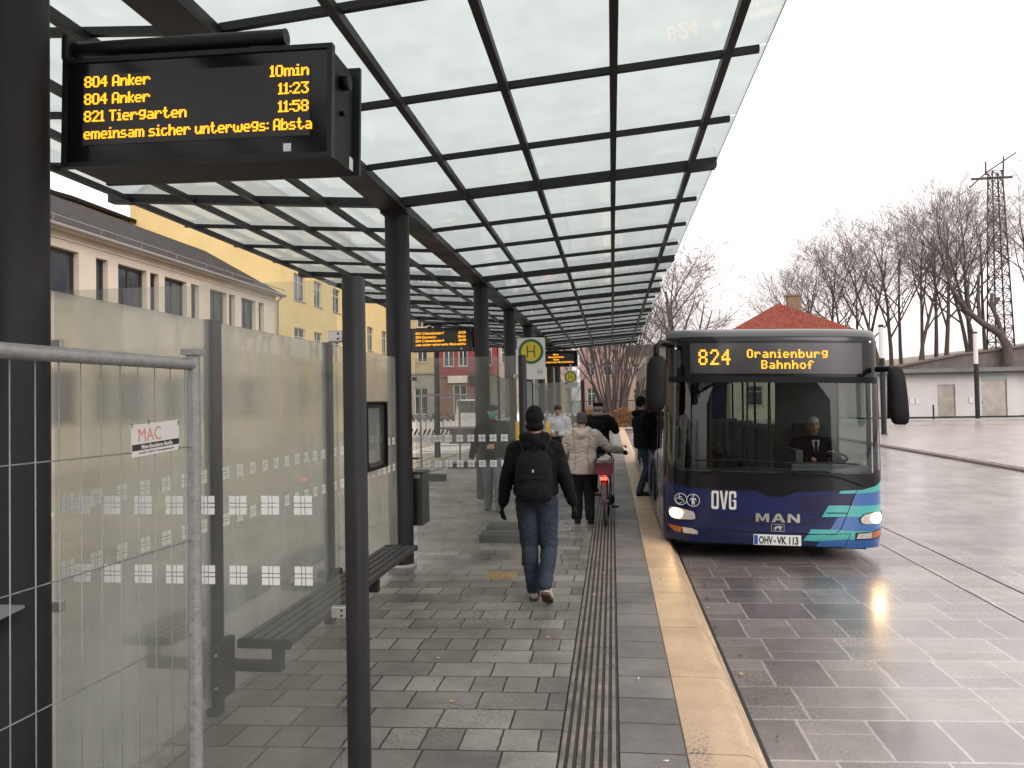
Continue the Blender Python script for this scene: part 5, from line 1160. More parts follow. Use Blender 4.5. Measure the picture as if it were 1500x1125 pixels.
# beige two storey building on the left
t=thing('beige_building','long beige two storey building with dark window openings and grey tiled roof on the left','building',(-16,20,0))
X=-16; wins=[]; Yc=33.75
dy=[(18.6,20.45,1),(21.2,21.75,0),(22.25,23.75,1),(23.95,24.45,0),(24.8,26.2,1),(26.5,27.05,0),(27.85,29.15,1),(29.35,29.85,0),(30.4,31.7,1),(32.0,32.5,0)]
dy=[(y0-2*5.35*k*1.0,y1-10.7*k,w) for k in(1,) for y0,y1,w in dy[:6]]+dy
holes=[(a,b_,5.05,6.48) for a,b_,w in dy]+[(a,b_,1.3,2.9) for a,b_,w in dy]
mb=MB(); wallgrid(mb,'x',X,6,Yc,-.2,7.0,holes,.22); mb.quad((X,Yc,-.2),(X-10,Yc,-.2),(X-10,Yc,7),(X,Yc,7)); mb.quad((X,6,-.2),(X-10,6,-.2),(X-10,6,7),(X,6,7)); mb.quad((X-10,6,-.2),(X-10,Yc,-.2),(X-10,Yc,7),(X-10,6,7)); mb.build('wall','render',t)
for a,b_,c,d in holes: window(t,None,'x',a,b_,c,d,X,.22,'frameblk',1 if b_-a>1 else 0,False,True,.10)
mb=MB(); mb.box(X,X+.05,6,Yc+.05,6.74,6.79); mb.box(X,X+.25,5.9,Yc+.25,6.98,7.06); mb.build('cornice','render',t)
mb=MB(); mb.tube([(X+.36,5.8,7.02),(X+.36,Yc+.3,7.02)],.07,8); mb.tube([(X+.36,Yc+.02,7.0),(X+.12,Yc-.06,6.7),(X+.07,Yc-.06,0)],.05,8); mb.build('gutter','sill',t)
mb=MB(); uv=mb.b.loops.layers.uv.new('UVMap'); e0,e1,r0=X+.36,Yc+.32,9.15; rx=X-3.1
roofface(mb,uv,[(e0,5.7,7.04),(e0,e1,7.04),(rx,e1-1.2,r0),(rx,7,r0)],(0,1,0),(rx-e0,0,r0-7.04)); roofface(mb,uv,[(e0,e1,7.04),(X-10.36,e1,7.04),(rx,e1-1.2,r0)],(1,0,0),(0,-1.2,r0-7.04)); roofface(mb,uv,[(X-10.36,e1,7.04),(X-10.36,5.7,7.04),(rx,7,r0),(rx,e1-1.2,r0)],(0,1,0),(5,0,2.7)); roofface(mb,uv,[(X-10.36,5.7,7.04),(e0,5.7,7.04),(rx,7,r0)],(1,0,0),(0,3,2.7)); mb.build('roof','tilegrey',t)
mb=MB(); mb.tube([(e0,5.7,7.28),(e0,e1,7.28)],.02,5); 
for y in range(7,34,2): mb.tube([(e0-.05,y,7.06),(e0,y,7.28)],.012,5)
mb.build('snow_guard','sill',t)
# coloured stickers in the first window
M['bluepaint']=mat('blue_window_paint',(.04,.14,.50),.5,0,.1)
def block(name,label,X,y0,y1,z1,wallm,rows,roof='tilegrey',frame='framewht',depth=9,rise=3.0):
    """row house whose front faces +X (the platform)"""
    t=thing(name,label,'building',(X,(y0+y1)/2,0)); holes=[]
    for (zz0,zz1,ys) in rows:
        for a,b_ in ys: holes.append((a,b_,zz0,zz1))
    mb=MB(); wallgrid(mb,'x',X,y0,y1,-.2,z1,holes); 
    for yy in(y0,y1): mb.quad((X,yy,-.2),(X-depth,yy,-.2),(X-depth,yy,z1),(X,yy,z1)); mb._f([mb.b.verts.new(p) for p in((X,yy,z1),(X-depth/2,yy,z1+rise),(X-depth,yy,z1))])
    mb.quad((X-depth,y0,-.2),(X-depth,y1,-.2),(X-depth,y1,z1),(X-depth,y0,z1)); mb.build('wall',wallm,t)
    for h in holes: window(t,None,'x',h[0],h[1],h[2],h[3],X,.14,frame,1,True)
    mb=MB(); uv=mb.b.loops.layers.uv.new('UVMap'); roofface(mb,uv,[(X+.4,y0-.2,z1-.1),(X+.4,y1+.2,z1-.1),(X-depth/2,y1+.2,z1+rise),(X-depth/2,y0-.2,z1+rise)],(0,1,0),(-depth/2,0,rise)); roofface(mb,uv,[(X-depth-.4,y1+.2,z1-.1),(X-depth-.4,y0-.2,z1-.1),(X-depth/2,y0-.2,z1+rise),(X-depth/2,y1+.2,z1+rise)],(0,1,0),(depth/2,0,rise)); mb.build('roof',roof,t)
    mb=MB(); mb.box(X,X+.12,y0,y1,z1-.35,z1-.1); mb.build('cornice',wallm,t); return t
t=block('yellow_apartment_house','yellow apartment house with white framed windows just beyond the beige building',-18,38.6,49.6,13.5,'yellowr',[(z0,z1,[(40.3,41.85),(43.2,44.4),(46.3,47.6)]) for z0,z1 in((1.6,3.1),(4.5,6.2),(7.8,9.35),(10.8,12.2))])
t=block('second_yellow_house','yellow house with tall narrow windows seen between the round post and second column',-18,49.62,61,13.0,'yellowr',[(z0,z1,[(50.3,51.5),(53.1,54.5),(56.6,57.9)]) for z0,z1 in((1.6,3.6),(5.7,7.5),(9.6,11.2))])
t=block('rear_yellow_house','dark roofed yellow house with a green balcony rising behind the beige building',-27,38.6,56,12.3,'yellowr',[(10.2,11.9,[(43.3,44.8),(47,48.3)])],depth=10,rise=2.2)
mb=MB(); mb.prism([(-26.6,12.25),(-26.6,12.42),(-31.5,14.0),(-31.5,13.7)],33.6,39.4,'y'); mb.build('side_roof','tilegrey',t); mb=MB(); mb.box(-31.4,-27.1,34.1,38.6,-.2,12.3); mb.build('side_wing','yellowr',t)
M['greenb']=mat('green_balcony',(.11,.12,.075),.7,0,.2,6); mb=MB(); mb.box(-27,-25.6,45.6,50.0,10.2,11.6); mb.build('balcony','greenb',t)
# street row facing the camera
def front(name,label,x0,x1,Y,z1,wallm,rows,extra=None,depth=10,roof='tilegrey',frame='framewht',rise=2.5,hip=False,m2=None,z2=3.6):
    t=thing(name,label,'building',((x0+x1)/2,Y,0)); holes=[]
    for zz0,zz1,xs in rows:
        for a,b_ in xs: holes.append((a,b_,zz0,zz1))
    mb=MB(); wallgrid(mb,'y',Y,x0,x1,z2 if m2 else -.3,z1,[h for h in holes if not m2 or h[2]>z2]); 
    for xx in(x0,x1): mb.quad((xx,Y,-.3),(xx,Y+depth,-.3),(xx,Y+depth,z1),(xx,Y,z1))
    mb.quad((x0,Y+depth,-.3),(x1,Y+depth,-.3),(x1,Y+depth,z1),(x0,Y+depth,z1)); mb.build('wall',wallm,t)
    if m2: mb=MB(); wallgrid(mb,'y',Y-.01,x0,x1,-.3,z2,[h for h in holes if h[2]<z2]); mb.box(x0,x1,Y-.15,Y-.012,z2-.12,z2+.02); mb.build('ground_floor_wall',m2,t)
    for h in holes: window(t,None,'y',h[0],h[1],h[2],h[3],Y,.14,frame,1,True,fr=.08)
    mb=MB(); uv=mb.b.loops.layers.uv.new('UVMap')
    if hip:
        cx=(x0+x1)/2; k=hip; A=(x0-.4,Y-.4,z1);B=(x1+.4,Y-.4,z1);C=(x1+.4,Y+depth+.4,z1);D=(x0-.4,Y+depth+.4,z1);E=(cx,Y+k,z1+rise);F=(cx,Y+depth-k,z1+rise)
        for q,u,v in(((A,B,E),(1,0,0),(0,k,rise)),((B,C,F,E),(0,1,0),(-1,0,1)),((C,D,F),(1,0,0),(0,-k,rise)),((D,A,E,F),(0,1,0),(1,0,1))): roofface(mb,uv,q,u,v)
    else: roofface(mb,uv,[(x0-.1,Y-.4,z1-.05),(x1+.1,Y-.4,z1-.05),(x1+.1,Y+depth/2,z1+rise),(x0-.1,Y+depth/2,z1+rise)],(1,0,0),(0,depth/2,rise)); roofface(mb,uv,[(x1+.1,Y+depth+.4,z1),(x0-.1,Y+depth+.4,z1),(x0-.1,Y+depth/2,z1+rise),(x1+.1,Y+depth/2,z1+rise)],(1,0,0),(0,-depth/2,rise))
    mb.build('roof',roof,t); return t
Y=62
front('corner_house','pale yellow house with arched grey shop floor seen under the second departure board',-24,-14.75,Y,11.5,'paleyel',[(5.2,6.9,[(-22.8,-21.8),(-20.6,-19.6),(-18.6,-17.6),(-16.6,-15.7)]),(.7,3.0,[(-19.4,-18.2),(-16.9,-15.7)]),(8.2,9.8,[(-20.6,-19.6),(-18.6,-17.6),(-16.6,-15.7)])],m2='greyr',z2=4.3)
t=front('maroon_house','maroon house with white windows, a dark iron balcony and brick shop front',-14.7,-9.6,Y-.4,10.2,'maroon',[(4.75,6.7,[(-14.2,-13.3),(-12.9,-12.1),(-11.4,-10.8),(-10.6,-10.0)]),(.4,3.2,[(-13.4,-12.2),(-11.2,-10.0)]),(7.6,9.2,[(-14.2,-13.3),(-12.9,-12.1),(-11.2,-10.3)])],m2=mat('shop_brick',(.20,.10,.085),.8,0,.25,6),z2=4.0)
mb=MB(); mb.box(-11.75,-9.7,Y-1.5,Y-.42,3.75,3.95); 
for i in range(18): mb.box(-11.75+.12*i,-11.73+.12*i,Y-1.5,Y-1.47,3.95,4.9)
mb.box(-11.77,-9.68,Y-1.52,Y-1.46,4.9,4.95); mb.build('balcony','frameblk',t)
mb=MB(); mb.box(-13.8,-12.1,Y-.6,Y-.45,3.35,3.95); mb.build('shop_sign','whiteplastic',t)
front('peach_house','peach coloured house with paired windows right of the maroon house',-9.5,-3.9,Y,9.4,'peach',[(4.9,6.3,[(-9.3,-8.7),(-8.5,-7.9),(-6.9,-6.3),(-6.0,-5.4)]),(.8,2.7,[(-9.2,-8.2),(-7.6,-6.6),(-5.9,-4.8)]),(7.2,8.5,[(-9.3,-8.7),(-8.5,-7.9),(-6.9,-6.3),(-6.0,-5.4)])])
front('rose_house','rose coloured house partly hidden by the many stemmed tree',-3.6,1.6,84,10.5,'pink',[(1.0,3.0,[(-2.8,-1.8),(-.9,0)]),(4.4,6.0,[(-2.8,-1.9),(-.9,0)]),(7.4,9.0,[(-2.8,-1.9),(-.9,0)])],hip=3)
front('cream_house','cream coloured house with narrow windows just left of the bus mirror',1.7,5.6,82,6.6,'peach',[(1.2,2.8,[(2.3,3.0),(3.9,4.6)]),(4.2,5.6,[(2.3,3.0),(3.9,4.6)])],roof='tilegrey',rise=1.4)
front('salmon_house','salmon coloured house behind the bus mirror',5.7,11.0,86,6.2,'pink',[(1.2,2.8,[(6.3,7.1),(8.4,9.2)]),(4.2,5.6,[(6.3,7.1),(8.4,9.2)])],roof='tilegrey',rise=1.2)
t=front('red_roofed_house','house with steep red tiled hipped roof rising behind the bus',9.2,18.4,60,6.7,'render',[(1,2.6,[(10.5,11.7),(15,16.2)]),(4.2,5.6,[(10.5,11.7),(15,16.2)])],roof='tilered',rise=2.75,hip=3.6,depth=10)
M['brick']=mat('chimney_brick',(.20,.13,.085),.85,0,.3,12,.3,40); mb=MB(); mb.box(14.5,15.5,63.2,64.0,8.0,9.95); mb.box(14.42,15.58,63.12,64.08,9.95,10.08); mb.build('chimney','brick',t)
# toilets
t=thing('toilet_building','low white flat roofed public toilet block with steel doors at the far right','building',(23.5,57,0))
M['whitew']=mat('white_render',(.50,.475,.47),.75,0,.05,1); M['roofgrey']=mat('roof_fascia',(.13,.13,.125),.6,0,.1,2); M['steeldoor']=mat('steel_door',(.30,.27,.24),.4,.6,.15,2); M['black2']=mat('dark_gap',(.02,.02,.02),.7,0,0)
Y=57; x0=18.0; x1=28.3
hol=[(19.1,21.0,-.06,2.45),(23.25,24.45,-.06,2.35),(26.2,27.9,-.06,2.65)]
mb=MB(); wallgrid(mb,'y',Y,x0,x1,.06,3.1,[(a,b_,.06,d) for a,b_,c,d in hol],.12); mb.prism([(x1,Y),(x1+1.4,Y+.9),(x1+1.4,Y+6),(x0,Y+6),(x0,Y+.002)],.06,3.1,'z') if 0 else None
mb.quad((x1,Y,.06),(x1+.45,Y+.15,.06),(x1+.45,Y+.15,3.1),(x1,Y,3.1)); mb.quad((x1+.45,Y+.15,.06),(x1+1.7,Y+1.2,.06),(x1+1.7,Y+1.2,3.1),(x1+.45,Y+.15,3.1)); mb.quad((x1+1.7,Y+1.2,.06),(x1+1.7,Y+6,.06),(x1+1.7,Y+6,3.1),(x1+1.7,Y+1.2,3.1)); mb.quad((x0,Y,.06),(x0,Y+6,.06),(x0,Y+6,3.1),(x0,Y,3.1)); mb.build('wall','whitew',t)
mb=MB(); mb.box(x0,x1+1.6,Y+.06,Y+6,-.1,.055); mb.build('plinth','black2',t)
mb=MB(); mb.prism([(x0-.8,Y-.9),(x1+1.5,Y-.9),(x1+2.5,Y+.6),(x1+2.5,Y+6.5),(x0-.8,Y+6.5)],3.22,3.5,'z'); mb.prism([(x0-.5,Y-.6),(x1+1.3,Y-.6),(x1+2.2,Y+.6),(x1+2.2,Y+6.2),(x0-.5,Y+6.2)],3.1,3.22,'z'); mb.build('roof','roofgrey',t)
for a,b_,c,d in hol:
    mb=MB(); mb.box(a,b_,Y+.10,Y+.13,.0,d); dd=mb.build('door','steeldoor',t); mb=MB(); mb.tube([(a+.12,Y+.05,.95),(a+.12,Y+.05,1.2)],.02,6); mb.build('handle','chrome',dd)
mb=MB(); mb.box(20.55,20.95,Y+.05,Y+.09,.0,2.1); mb.build('door_gap','black2',t)
for a in(19.15,26.2): mb=MB(); mb.box(a,a+1.75,Y-.02,Y-.004,2.62 if a>20 else 2.5,2.98 if a>20 else 2.8); mb.build('door_sign',mat('pale_green_sign',(.28,.36,.33),.4,0,.1),t)
for a in(21.35,21.75,25.35): mb=MB(); mb.box(a,a+.3,Y-.05,Y-.004,1.0,1.4); mb.build('coin_box','steel',t)
# lamps and bollards
M['tube']=mat('milky_lamp_tube',(.62,.60,.58),.35,0,.03,2)
def lampcol(label,x,y,h,zt,z0,r=.12):
    t=thing('street_lamp',label,'lamp post',(x,y,z0),0,'column lamps on the square'); mb=MB(); mb.cyl(0,0,0,h,r,24); o=mb.build('post','anthracite',t,world=False); shade_auto(o)
    mb=MB(); mb.cyl(0,0,h,zt,r*.92,24); o=mb.build('luminous_tube','tube',t,world=False); shade_auto(o); mb=MB(); mb.cyl(0,0,zt,zt+.12,r,24); mb.build('cap','anthracite',t,world=False); mb=MB(); mb.cyl(0,0,0,.03,r*1.5,24); mb.build('base','anthracite',t,world=False); return t
lampcol('nearer column lamp with pale upper tube, right beside the bus mirror',12.75,37.2,3.62,5.1,-.172); lampcol('farther column lamp with pale upper tube in front of the toilet block',25.0,55.0,3.9,6.0,-.172,.15)
def bollard(label,x,y): 
    mb=MB(); mb.cyl(x,y,-.07,.95,.055,16,bev=.02); o=mb.build('bollard','anthracite'); shade_auto(o); tag(o,label,'bollard','bollards at the toilet block')
bollard('dark bollard in front of the white wall left of the middle toilet door',21.9,54.4); bollard('dark bollard before the chamfered corner of the toilet block',28.6,54.6)
# retaining wall and railway embankment behind
M['wallbrown']=mat('retaining_wall',(.12,.10,.088),.85,0,.3,1.2,.3,20); M['scrub']=mat('brown_scrub',(.16,.13,.10),.95,0,.5,1.5,.6,10)
t=thing('retaining_wall','long dark brown retaining wall rising behind the toilet block','wall',(30,67,0))
mb=MB(); mb.prism([(17.5,-.3),(60,-.3),(60,8.6),(36,5.7),(29,4.9),(24.2,4.0),(17.5,3.6)],67,68.0,'y'); mb.build('wall','wallbrown',t); mb=MB(); mb.prism([(17.4,3.6),(24.2,4.0),(29,4.9),(36,5.7),(60,8.6),(60,8.78),(36,5.88),(29,5.08),(24.2,4.18),(17.4,3.78)],66.8,68.2,'y'); mb.build('coping','brownstone',t)
mb=MB(); mb.prism([(-.3,68),(3.4,69),(4.6,76),(4.6,110),(-.3,110)],0,1) if 0 else None
for xa,xb,za,zb in((17.5,24.2,3.3,3.7),(24.2,36,3.7,5.4),(36,90,5.4,11)): mb.quad((xa,68.05,za),(xb,68.05,zb),(xb,120,zb+1),(xa,120,za+1))
mb.build('embankment','scrub',kind='structure')
# lattice mast
M['maststeel']=mat('mast_steel',(.07,.055,.05),.7,.3,.2,4)
t=thing('lattice_mast','tall dark steel lattice mast of the railway standing among the trees at the right','mast',(36.3,75,4)); mb=MB(); zb,zt=4.0,22.6
def leg(z,i,j):
    f=(z-zb)/(zt-zb); w=.85-.42*f; return (36.3+i*w,75+j*w,z)
for i in(-1,1):
    for j in(-1,1): mb.tube([leg(zb,i,j),leg(zt,i,j)],.075,4)
N_=15
for k in range(N_):
    a=zb+(zt-zb)*k/N_; b_=zb+(zt-zb)*(k+1)/N_
    for (i,j,i2,j2) in((-1,-1,1,-1),(1,-1,1,1),(1,1,-1,1),(-1,1,-1,-1)): mb.tube([leg(a,i,j),leg(b_,i2,j2)],.035,4); mb.tube([leg(b_,i,j),leg(a,i2,j2)],.035,4); mb.tube([leg(b_,i,j),leg(b_,i2,j2)],.035,4)
mb.build('lattice','maststeel',t); mb=MB(); mb.box(34.2,37.8,74.9,75.1,21.9,22.1,M_=None); mb.tube([(34.0,75,21.2),(35.6,75,22.6),(38.2,75,24.3)],.07,5); mb.tube([(37.0,75,22.0),(37.1,75,24.0)],.08,5); mb.tube([(35.5,75,22.3),(35.5,75,23.6)],.08,5); mb.build('crossarm','maststeel',t)
mb=MB(); 
for z0,z1 in((24.2,29.5),(23.4,28.0)): mb.tube([(38.1,75,z0),(60,70,z1)],.02,4)
tag(mb.build('overhead_wire','maststeel'),'thin overhead wires running right from the top of the lattice mast','wire')
# ---------------------------------------------------------------- trees (bare)
M['bark']=mat('tree_bark',(.075,.058,.050),.9,0,.3,3,.6,30); M['twig']=mat('twigs',(.165,.14,.13),.9,0,.2,1)
def tree(label,loc,H,seed,lean=0,trunks=1,spread=.5,first=.35,r0=.22,levels=4,group='bare trees along the railway',az=None,name='bare_tree',cat='tree',kk=(6,5,5,5,4),droop=0,up=.10,wide=1.0):
    rnd=random.Random(seed); T1=MB(); T2=MB()
    def grow(p,d,L,r,lv):
        n=6 if lv==0 else (4 if lv<3 else 3); pts=[p]; rr=[r]; q=p; dd=d.copy()
        for i in range(n):
            dd=(dd+V((rnd.gauss(0,1),rnd.gauss(0,1),rnd.gauss(0,.5)))*(.055+.03*lv)+V((0,0,up if lv else .03))).normalized(); q=q+dd*(L/n); pts.append(q); rr.append(max(.009,r*(1-(.78 if lv<levels else .6)*(i+1)/n)))
        (T1 if lv<=1 else T2).tube(pts,rr,7 if lv==0 else (5 if lv<2 else 3),cap=False)
        if lv>=levels: return
        k=kk[lv]+rnd.randint(-1,1); f0=first if lv==0 else .18; ga=rnd.random()*6
        for c in range(k):
            f=f0+(.99-f0)*(c+rnd.random()*.8)/k; i=min(n-1,int(f*n)); g=f*n-i; P_=pts[i].lerp(pts[i+1],min(1,g)); base=(pts[i+1]-pts[i]).normalized(); ga+=2.4+rnd.gauss(0,.4)
            x=base.orthogonal().normalized(); y=base.cross(x); out=(x*math.cos(ga)+y*math.sin(ga)); sp=spread*(.7+.6*rnd.random()); nd=(base*math.cos(sp)+out*math.sin(sp)).normalized()
            rl=rr[i]*(1-g)+rr[i+1]*g
            grow(P_,nd,L*(.50+.25*rnd.random())*(1.15-.55*f),max(.011,rl*(.55+.15*rnd.random())),lv+1)
    t=_t(name,label,cat,loc,0,group)
    for k in range(trunks):
        a=(2*PI*k/trunks+rnd.random()*.6) if az is None else az; ln=lean if trunks==1 else lean*(.3+.9*rnd.random()); d=V((math.sin(ln)*math.cos(a),math.sin(ln)*math.sin(a),math.cos(ln))); o_=V((math.cos(a),math.sin(a),0))*(0 if trunks==1 else r0*2.2*rnd.random()+.15)
        grow(o_-V((0,0,.2)),d,H*(.93 if trunks==1 else .9),r0*(1 if trunks==1 else .55+.3*rnd.random()),0)
    top=max(v.co.z for v in T2.b.verts); k=H/top
    for q in(T1,T2): bmesh.ops.scale(q.b,vec=(k*wide,k*wide,k),verts=q.b.verts[:])
    o=T1.build('trunk','bark',t,world=False,recalc=False); shade_auto(o,60); T2.build('crown','twig',t,world=False,recalc=False); return t
A=tree('broad bare tree standing alone behind the bus roof, left of the red roof',(7.3,70,-.2),17.2,11,first=.20,spread=.72,r0=.40,levels=5,group=None,kk=(11,6,5,4,3),wide=1.4,up=.07)
C=tree('many stemmed bare tree rising above the hedge beyond the platform end',(.1,48.5,0),12.5,21,lean=.34,trunks=20,first=.35,spread=.40,r0=.17,levels=3,group=None,kk=(6,4,3,3))
B1=tree('slim bare tree on the embankment, just right of the red roofed house',(20.6,71,3.6),13.6,31,first=.22,spread=.56,r0=.18,kk=(10,5,4,3),up=.06,wide=1.2)
B2=tree('left leaning bare tree with dense twigs above the left end of the toilet roof',(24.5,72,4.0),15.5,37,lean=.14,az=PI,first=.26,spread=.52,r0=.21,kk=(9,5,4,4),up=.06,wide=1.15)
B3=tree('straight tall bare tree above the middle of the toilet roof',(28.0,71.5,4.6),16.3,43,first=.26,spread=.54,r0=.21,kk=(9,5,4,4),up=.06,wide=1.15)
def T(src,x,y,rot,h,label):
    H={B1:13.6,B2:15.5,B3:16.3}[src]; k=h/H; z=0 if x<10 else (3.2 if x<18 else 3.3+(x-18)*.14); return dup(src,(x,y,z),rot,label,(k*1.02,k*1.02,k))
pos=[(B2,16.9,74,1.1,11.2,'smaller bare tree directly above the chimney of the red roofed house'),(B3,18.6,73,2.2,12.6,'short bare tree between the chimney and the nearer column lamp'),(B1,21.8,76,2.6,15,'thin bare tree right behind the nearer column lamp'),(B3,23.0,73,4.0,14.6,'bare tree a little right of the nearer column lamp'),
(B1,26.2,74,.7,16.2,'bare tree whose trunk stands above the left toilet door'),(B2,27.2,70,3.3,15.2,'bare tree leaning right above the middle toilet door'),(B1,29.8,71,5.1,16.6,'bare tree just left of the farther column lamp'),(B3,31.4,77,1.3,18,'tall bare tree behind the farther column lamp'),
(B2,33.2,73,.2,17.0,'tall bare tree between the farther column lamp and the lattice mast'),(B3,38.2,74,2.9,17.2,'tall bare tree immediately right of the lattice mast'),(B1,41.0,73,3.9,18.5,'bare tree at the right edge of the picture'),(B2,35.2,79,5.0,17.5,'bare tree directly behind the lattice mast'),
(B1,19.6,77,3.3,13.6,'back row bare tree above the right slope of the red roof'),(B2,25.2,78,2.0,15.8,'back row bare tree between the nearer lamp and the left toilet door'),(B3,28.9,79,5.6,17,'back row bare tree above the coin boxes'),(B1,34.2,76,1.9,17,'slender bare tree just left of the lattice mast'),(B3,36.8,79,4.4,17,'back row bare tree right behind the mast foot'),(B1,17.8,79,.3,12.8,'faint far bare tree right of the chimney'),
(B3,5.2,62,.4,8.5,'small bare tree at the far end of the canopy, left of the bus'),(B1,-3.0,54,1.0,8.0,'small bare tree left of the many stemmed tree'),(B2,3.6,58,4.4,9.0,'small bare tree right of the many stemmed tree, by the bus mirror'),(B1,4.4,66,5.2,11.0,'mid sized bare tree half behind the canopy edge')]
for a in pos: T(*a)
# cut back tree with stumps
t=_t('pollarded_tree','heavily cut back tree with thick bent limbs and stumps beside the farther column lamp','tree',(32.6,66.4,5.0)); mb=MB()
for pts,rr in(([(0,0,-1),(0,0,.6),(-.5,0,1.6),(-1.9,0,2.6),(-3.0,0,3.6),(-4.2,0,5.6),(-4.6,0,7.5)],[.42,.36,.30,.25,.2,.15,.10]),([(-.3,0,1.4),(-.7,0,3.0),(-1.1,0,4.0),(-1.0,0,5.0)],[.2,.17,.15,.13]),([(-.9,0,4.0),(-.5,0,4.6)],[.17,.16]),([(-2.0,0,2.6),(-2.1,0,4.4),(-2.0,0,6.6)],[.16,.14,.11]),([(-2.7,0,3.3),(-2.9,0,4.6),(-2.8,0,6.1)],[.15,.13,.10])): mb.tube(pts,rr,9)
o=mb.build('trunk','bark',t,world=False); shade_auto(o,60)
# hedge / ivy at the foot of the many stemmed tree
t=_t('hedge','low brown beech hedge at the foot of the many stemmed tree','hedge',(.1,46.3,0)); mb=MB(); r=random.Random(5)
for i in range(9000):
    x=r.uniform(-2.6,2.1); z=abs(r.gauss(0,1))*.0+r.uniform(.0,1.0+.18*math.sin(x*3)); y=r.uniform(-.4,.4); s_=.035+.03*r.random(); a=r.random()*6; u=V((math.cos(a),math.sin(a),r.uniform(-.5,.5)))*s_; v=V((-math.sin(a)*r.uniform(-1,1),r.uniform(-1,1),1)).normalized()*s_
    mb.quad(V((x,y,z))-u,V((x,y,z))-v*.7,V((x,y,z))+u,V((x,y,z))+v)
mb.build('leaves',mat('dead_beech_leaf',(.20,.105,.045),.8,0,.35,3),t,world=False,recalc=False)
t=thing('park_railing','dark railing behind the hedge at the end of the platform','railing',(2,49,0)); mb=MB()
for i in range(60): mb.box(-3+.14*i,-2.97+.14*i,50.0,50.03,.1,1.7)
mb.box(-3,5.4,49.99,50.04,1.6,1.65); mb.box(-3,5.4,49.99,50.04,.3,.35); mb.build('bars','frameblk',t)
t=thing('crossing_rail','low grey metal rail at the far end of the platform beside the white car','railing',(1.2,40,0)); mb=MB(); mb.tube([(1.15,40,0),(1.15,40,1.0),(1.7,40,1.0),(1.7,40,0)],.025,8); mb.build('rail','gray',t)
# ---------------------------------------------------------------- parked vehicles
def car(label,loc,rot,colm,van=False,name='parked_car',cat='car'):
    t=_t(name,label,cat,loc,rot); hh=1.0 if not van else 1.3
    body=[(-2.1,.35),(-2.12,.62),(-2.0,.78),(-1.2,.92),(1.5,.95),(2.05,.88),(2.12,.6),(2.1,.32)] if not van else [(-2.4,.35),(-2.42,.8),(-2.2,1.05),(-1.5,1.2),(2.35,1.2),(2.4,.35)]
    top=[(-1.15,.90),(-.45,1.42),(.95,1.44),(1.75,.95)] if not van else [(-1.6,1.15),(-1.0,2.0),(2.3,2.05),(2.36,1.18)]
    mb=MB(); mb.prism(body,-.84,.84,'x'); 
    o=mb.build('body',colm,t,world=False,bev=.07); shade_auto(o,50)
    mb=MB(); mb.prism(top,-.72,.72,'x'); o=mb.build('roof',colm,t,world=False,bev=.06); shade_auto(o,50)
    mb=MB(); a=top; q=.06
    mb.prism([(a[0][0]+.22,a[0][1]+.06),(a[1][0]+.05,a[1][1]-.09),(a[2][0]-.05,a[2][1]-.09),(a[3][0]-.28,a[3][1]+.06)],-.728,.728,'x'); mb.build('side_windows','glassdk',t,world=False)
    mb=MB(); d=V((0,a[1][0]-a[0][0],a[1][1]-a[0][1])); p0=V((0,a[0][0],a[0][1])); n=V((0,-d.z,d.y)).normalized()*.012
    mb.quad(*[V((x,0,0))+p0+d*f+n for x,f in((-.62,.1),(.62,.1),(.58,.88),(-.58,.88))]); d=V((0,a[2][0]-a[3][0],a[2][1]-a[3][1])); p0=V((0,a[3][0],a[3][1])); n=V((0,-d.z,d.y)).normalized()*-.012
    mb.quad(*[V((x,0,0))+p0+d*f+n for x,f in((-.62,.1),(.62,.1),(.58,.88),(-.58,.88))]); mb.build('windscreen','glassdk',t,world=False)
    for x in(-.86,.66):
        for y in(-1.35,1.35):
            mb=MB(); mb.tube([(x,y,.32),(x+.2,y,.32)],.32,20); w=mb.build('wheel','rubber',t,world=False); mb=MB(); mb.tube([(x-.004,y,.32),(x+.204,y,.32)],.19,14); mb.build('rim','galv',w,world=False)
    for x in(-.7,.45):
        mb=MB(); mb.box(x,x+.25,-2.13 if not van else -2.43,-2.08 if not van else -2.38,.62,.76,bev=.01); mb.build('headlight','lens',t,world=False)
    return t
M['carwhite']=mat('white_car_paint',(.62,.62,.62),.25,0,.03,2,coat=.7); M['carsilver']=mat('silver_car_paint',(.35,.36,.37),.25,.4,.03,2,coat=.7)
car('white car parked at the far end of the platform beside the boarding person',(3.05,41.0,-.17),.25,'carwhite'); car('pale van parked on the street behind the masked man',(-7.2,44.0,-.16),1.0,'carwhite',True,'parked_van','van')
# site hoarding and building material behind the glass
t=thing('site_barrier','long white plastic site barrier with dark diagonal stripes beyond the fence','barrier',(-9,38,0)); mb=MB()
n=9
for i in range(n):
    x=-13.4+i*.92; mb.box(x,x+.86,37.98,38.04,-.05,.72); mb.box(x+.02,x+.14,37.96,38.06,.72,.82); mb.box(x+.3,x+.42,37.96,38.06,.72,.82); mb.box(x+.6,x+.72,37.96,38.06,.72,.82)
mb.build('board','whiteplastic',t); mb=MB()
for i in range(34):
    x=-13.3+i*.24; mb.prism([(x,.02),(x+.09,.02),(x+.24,.34),(x+.15,.34)],37.955,37.975,'y')
mb.build('stripes','black',t)
def pile(label,boxes,m,name,cat):
    mb=MB()
    for b_ in boxes: mb.box(*b_[:6],bev=.01)
    o=mb.build(name,m); tag(o,label,cat)
pile('pale sheet of board lying on the building ground beyond the fence',[(-6.9,-4.9,24.0,28.4,-.1,.06),(-6.7,-5.0,24.4,28.2,.062,.10)],'whiteplastic','board_stack','building board')
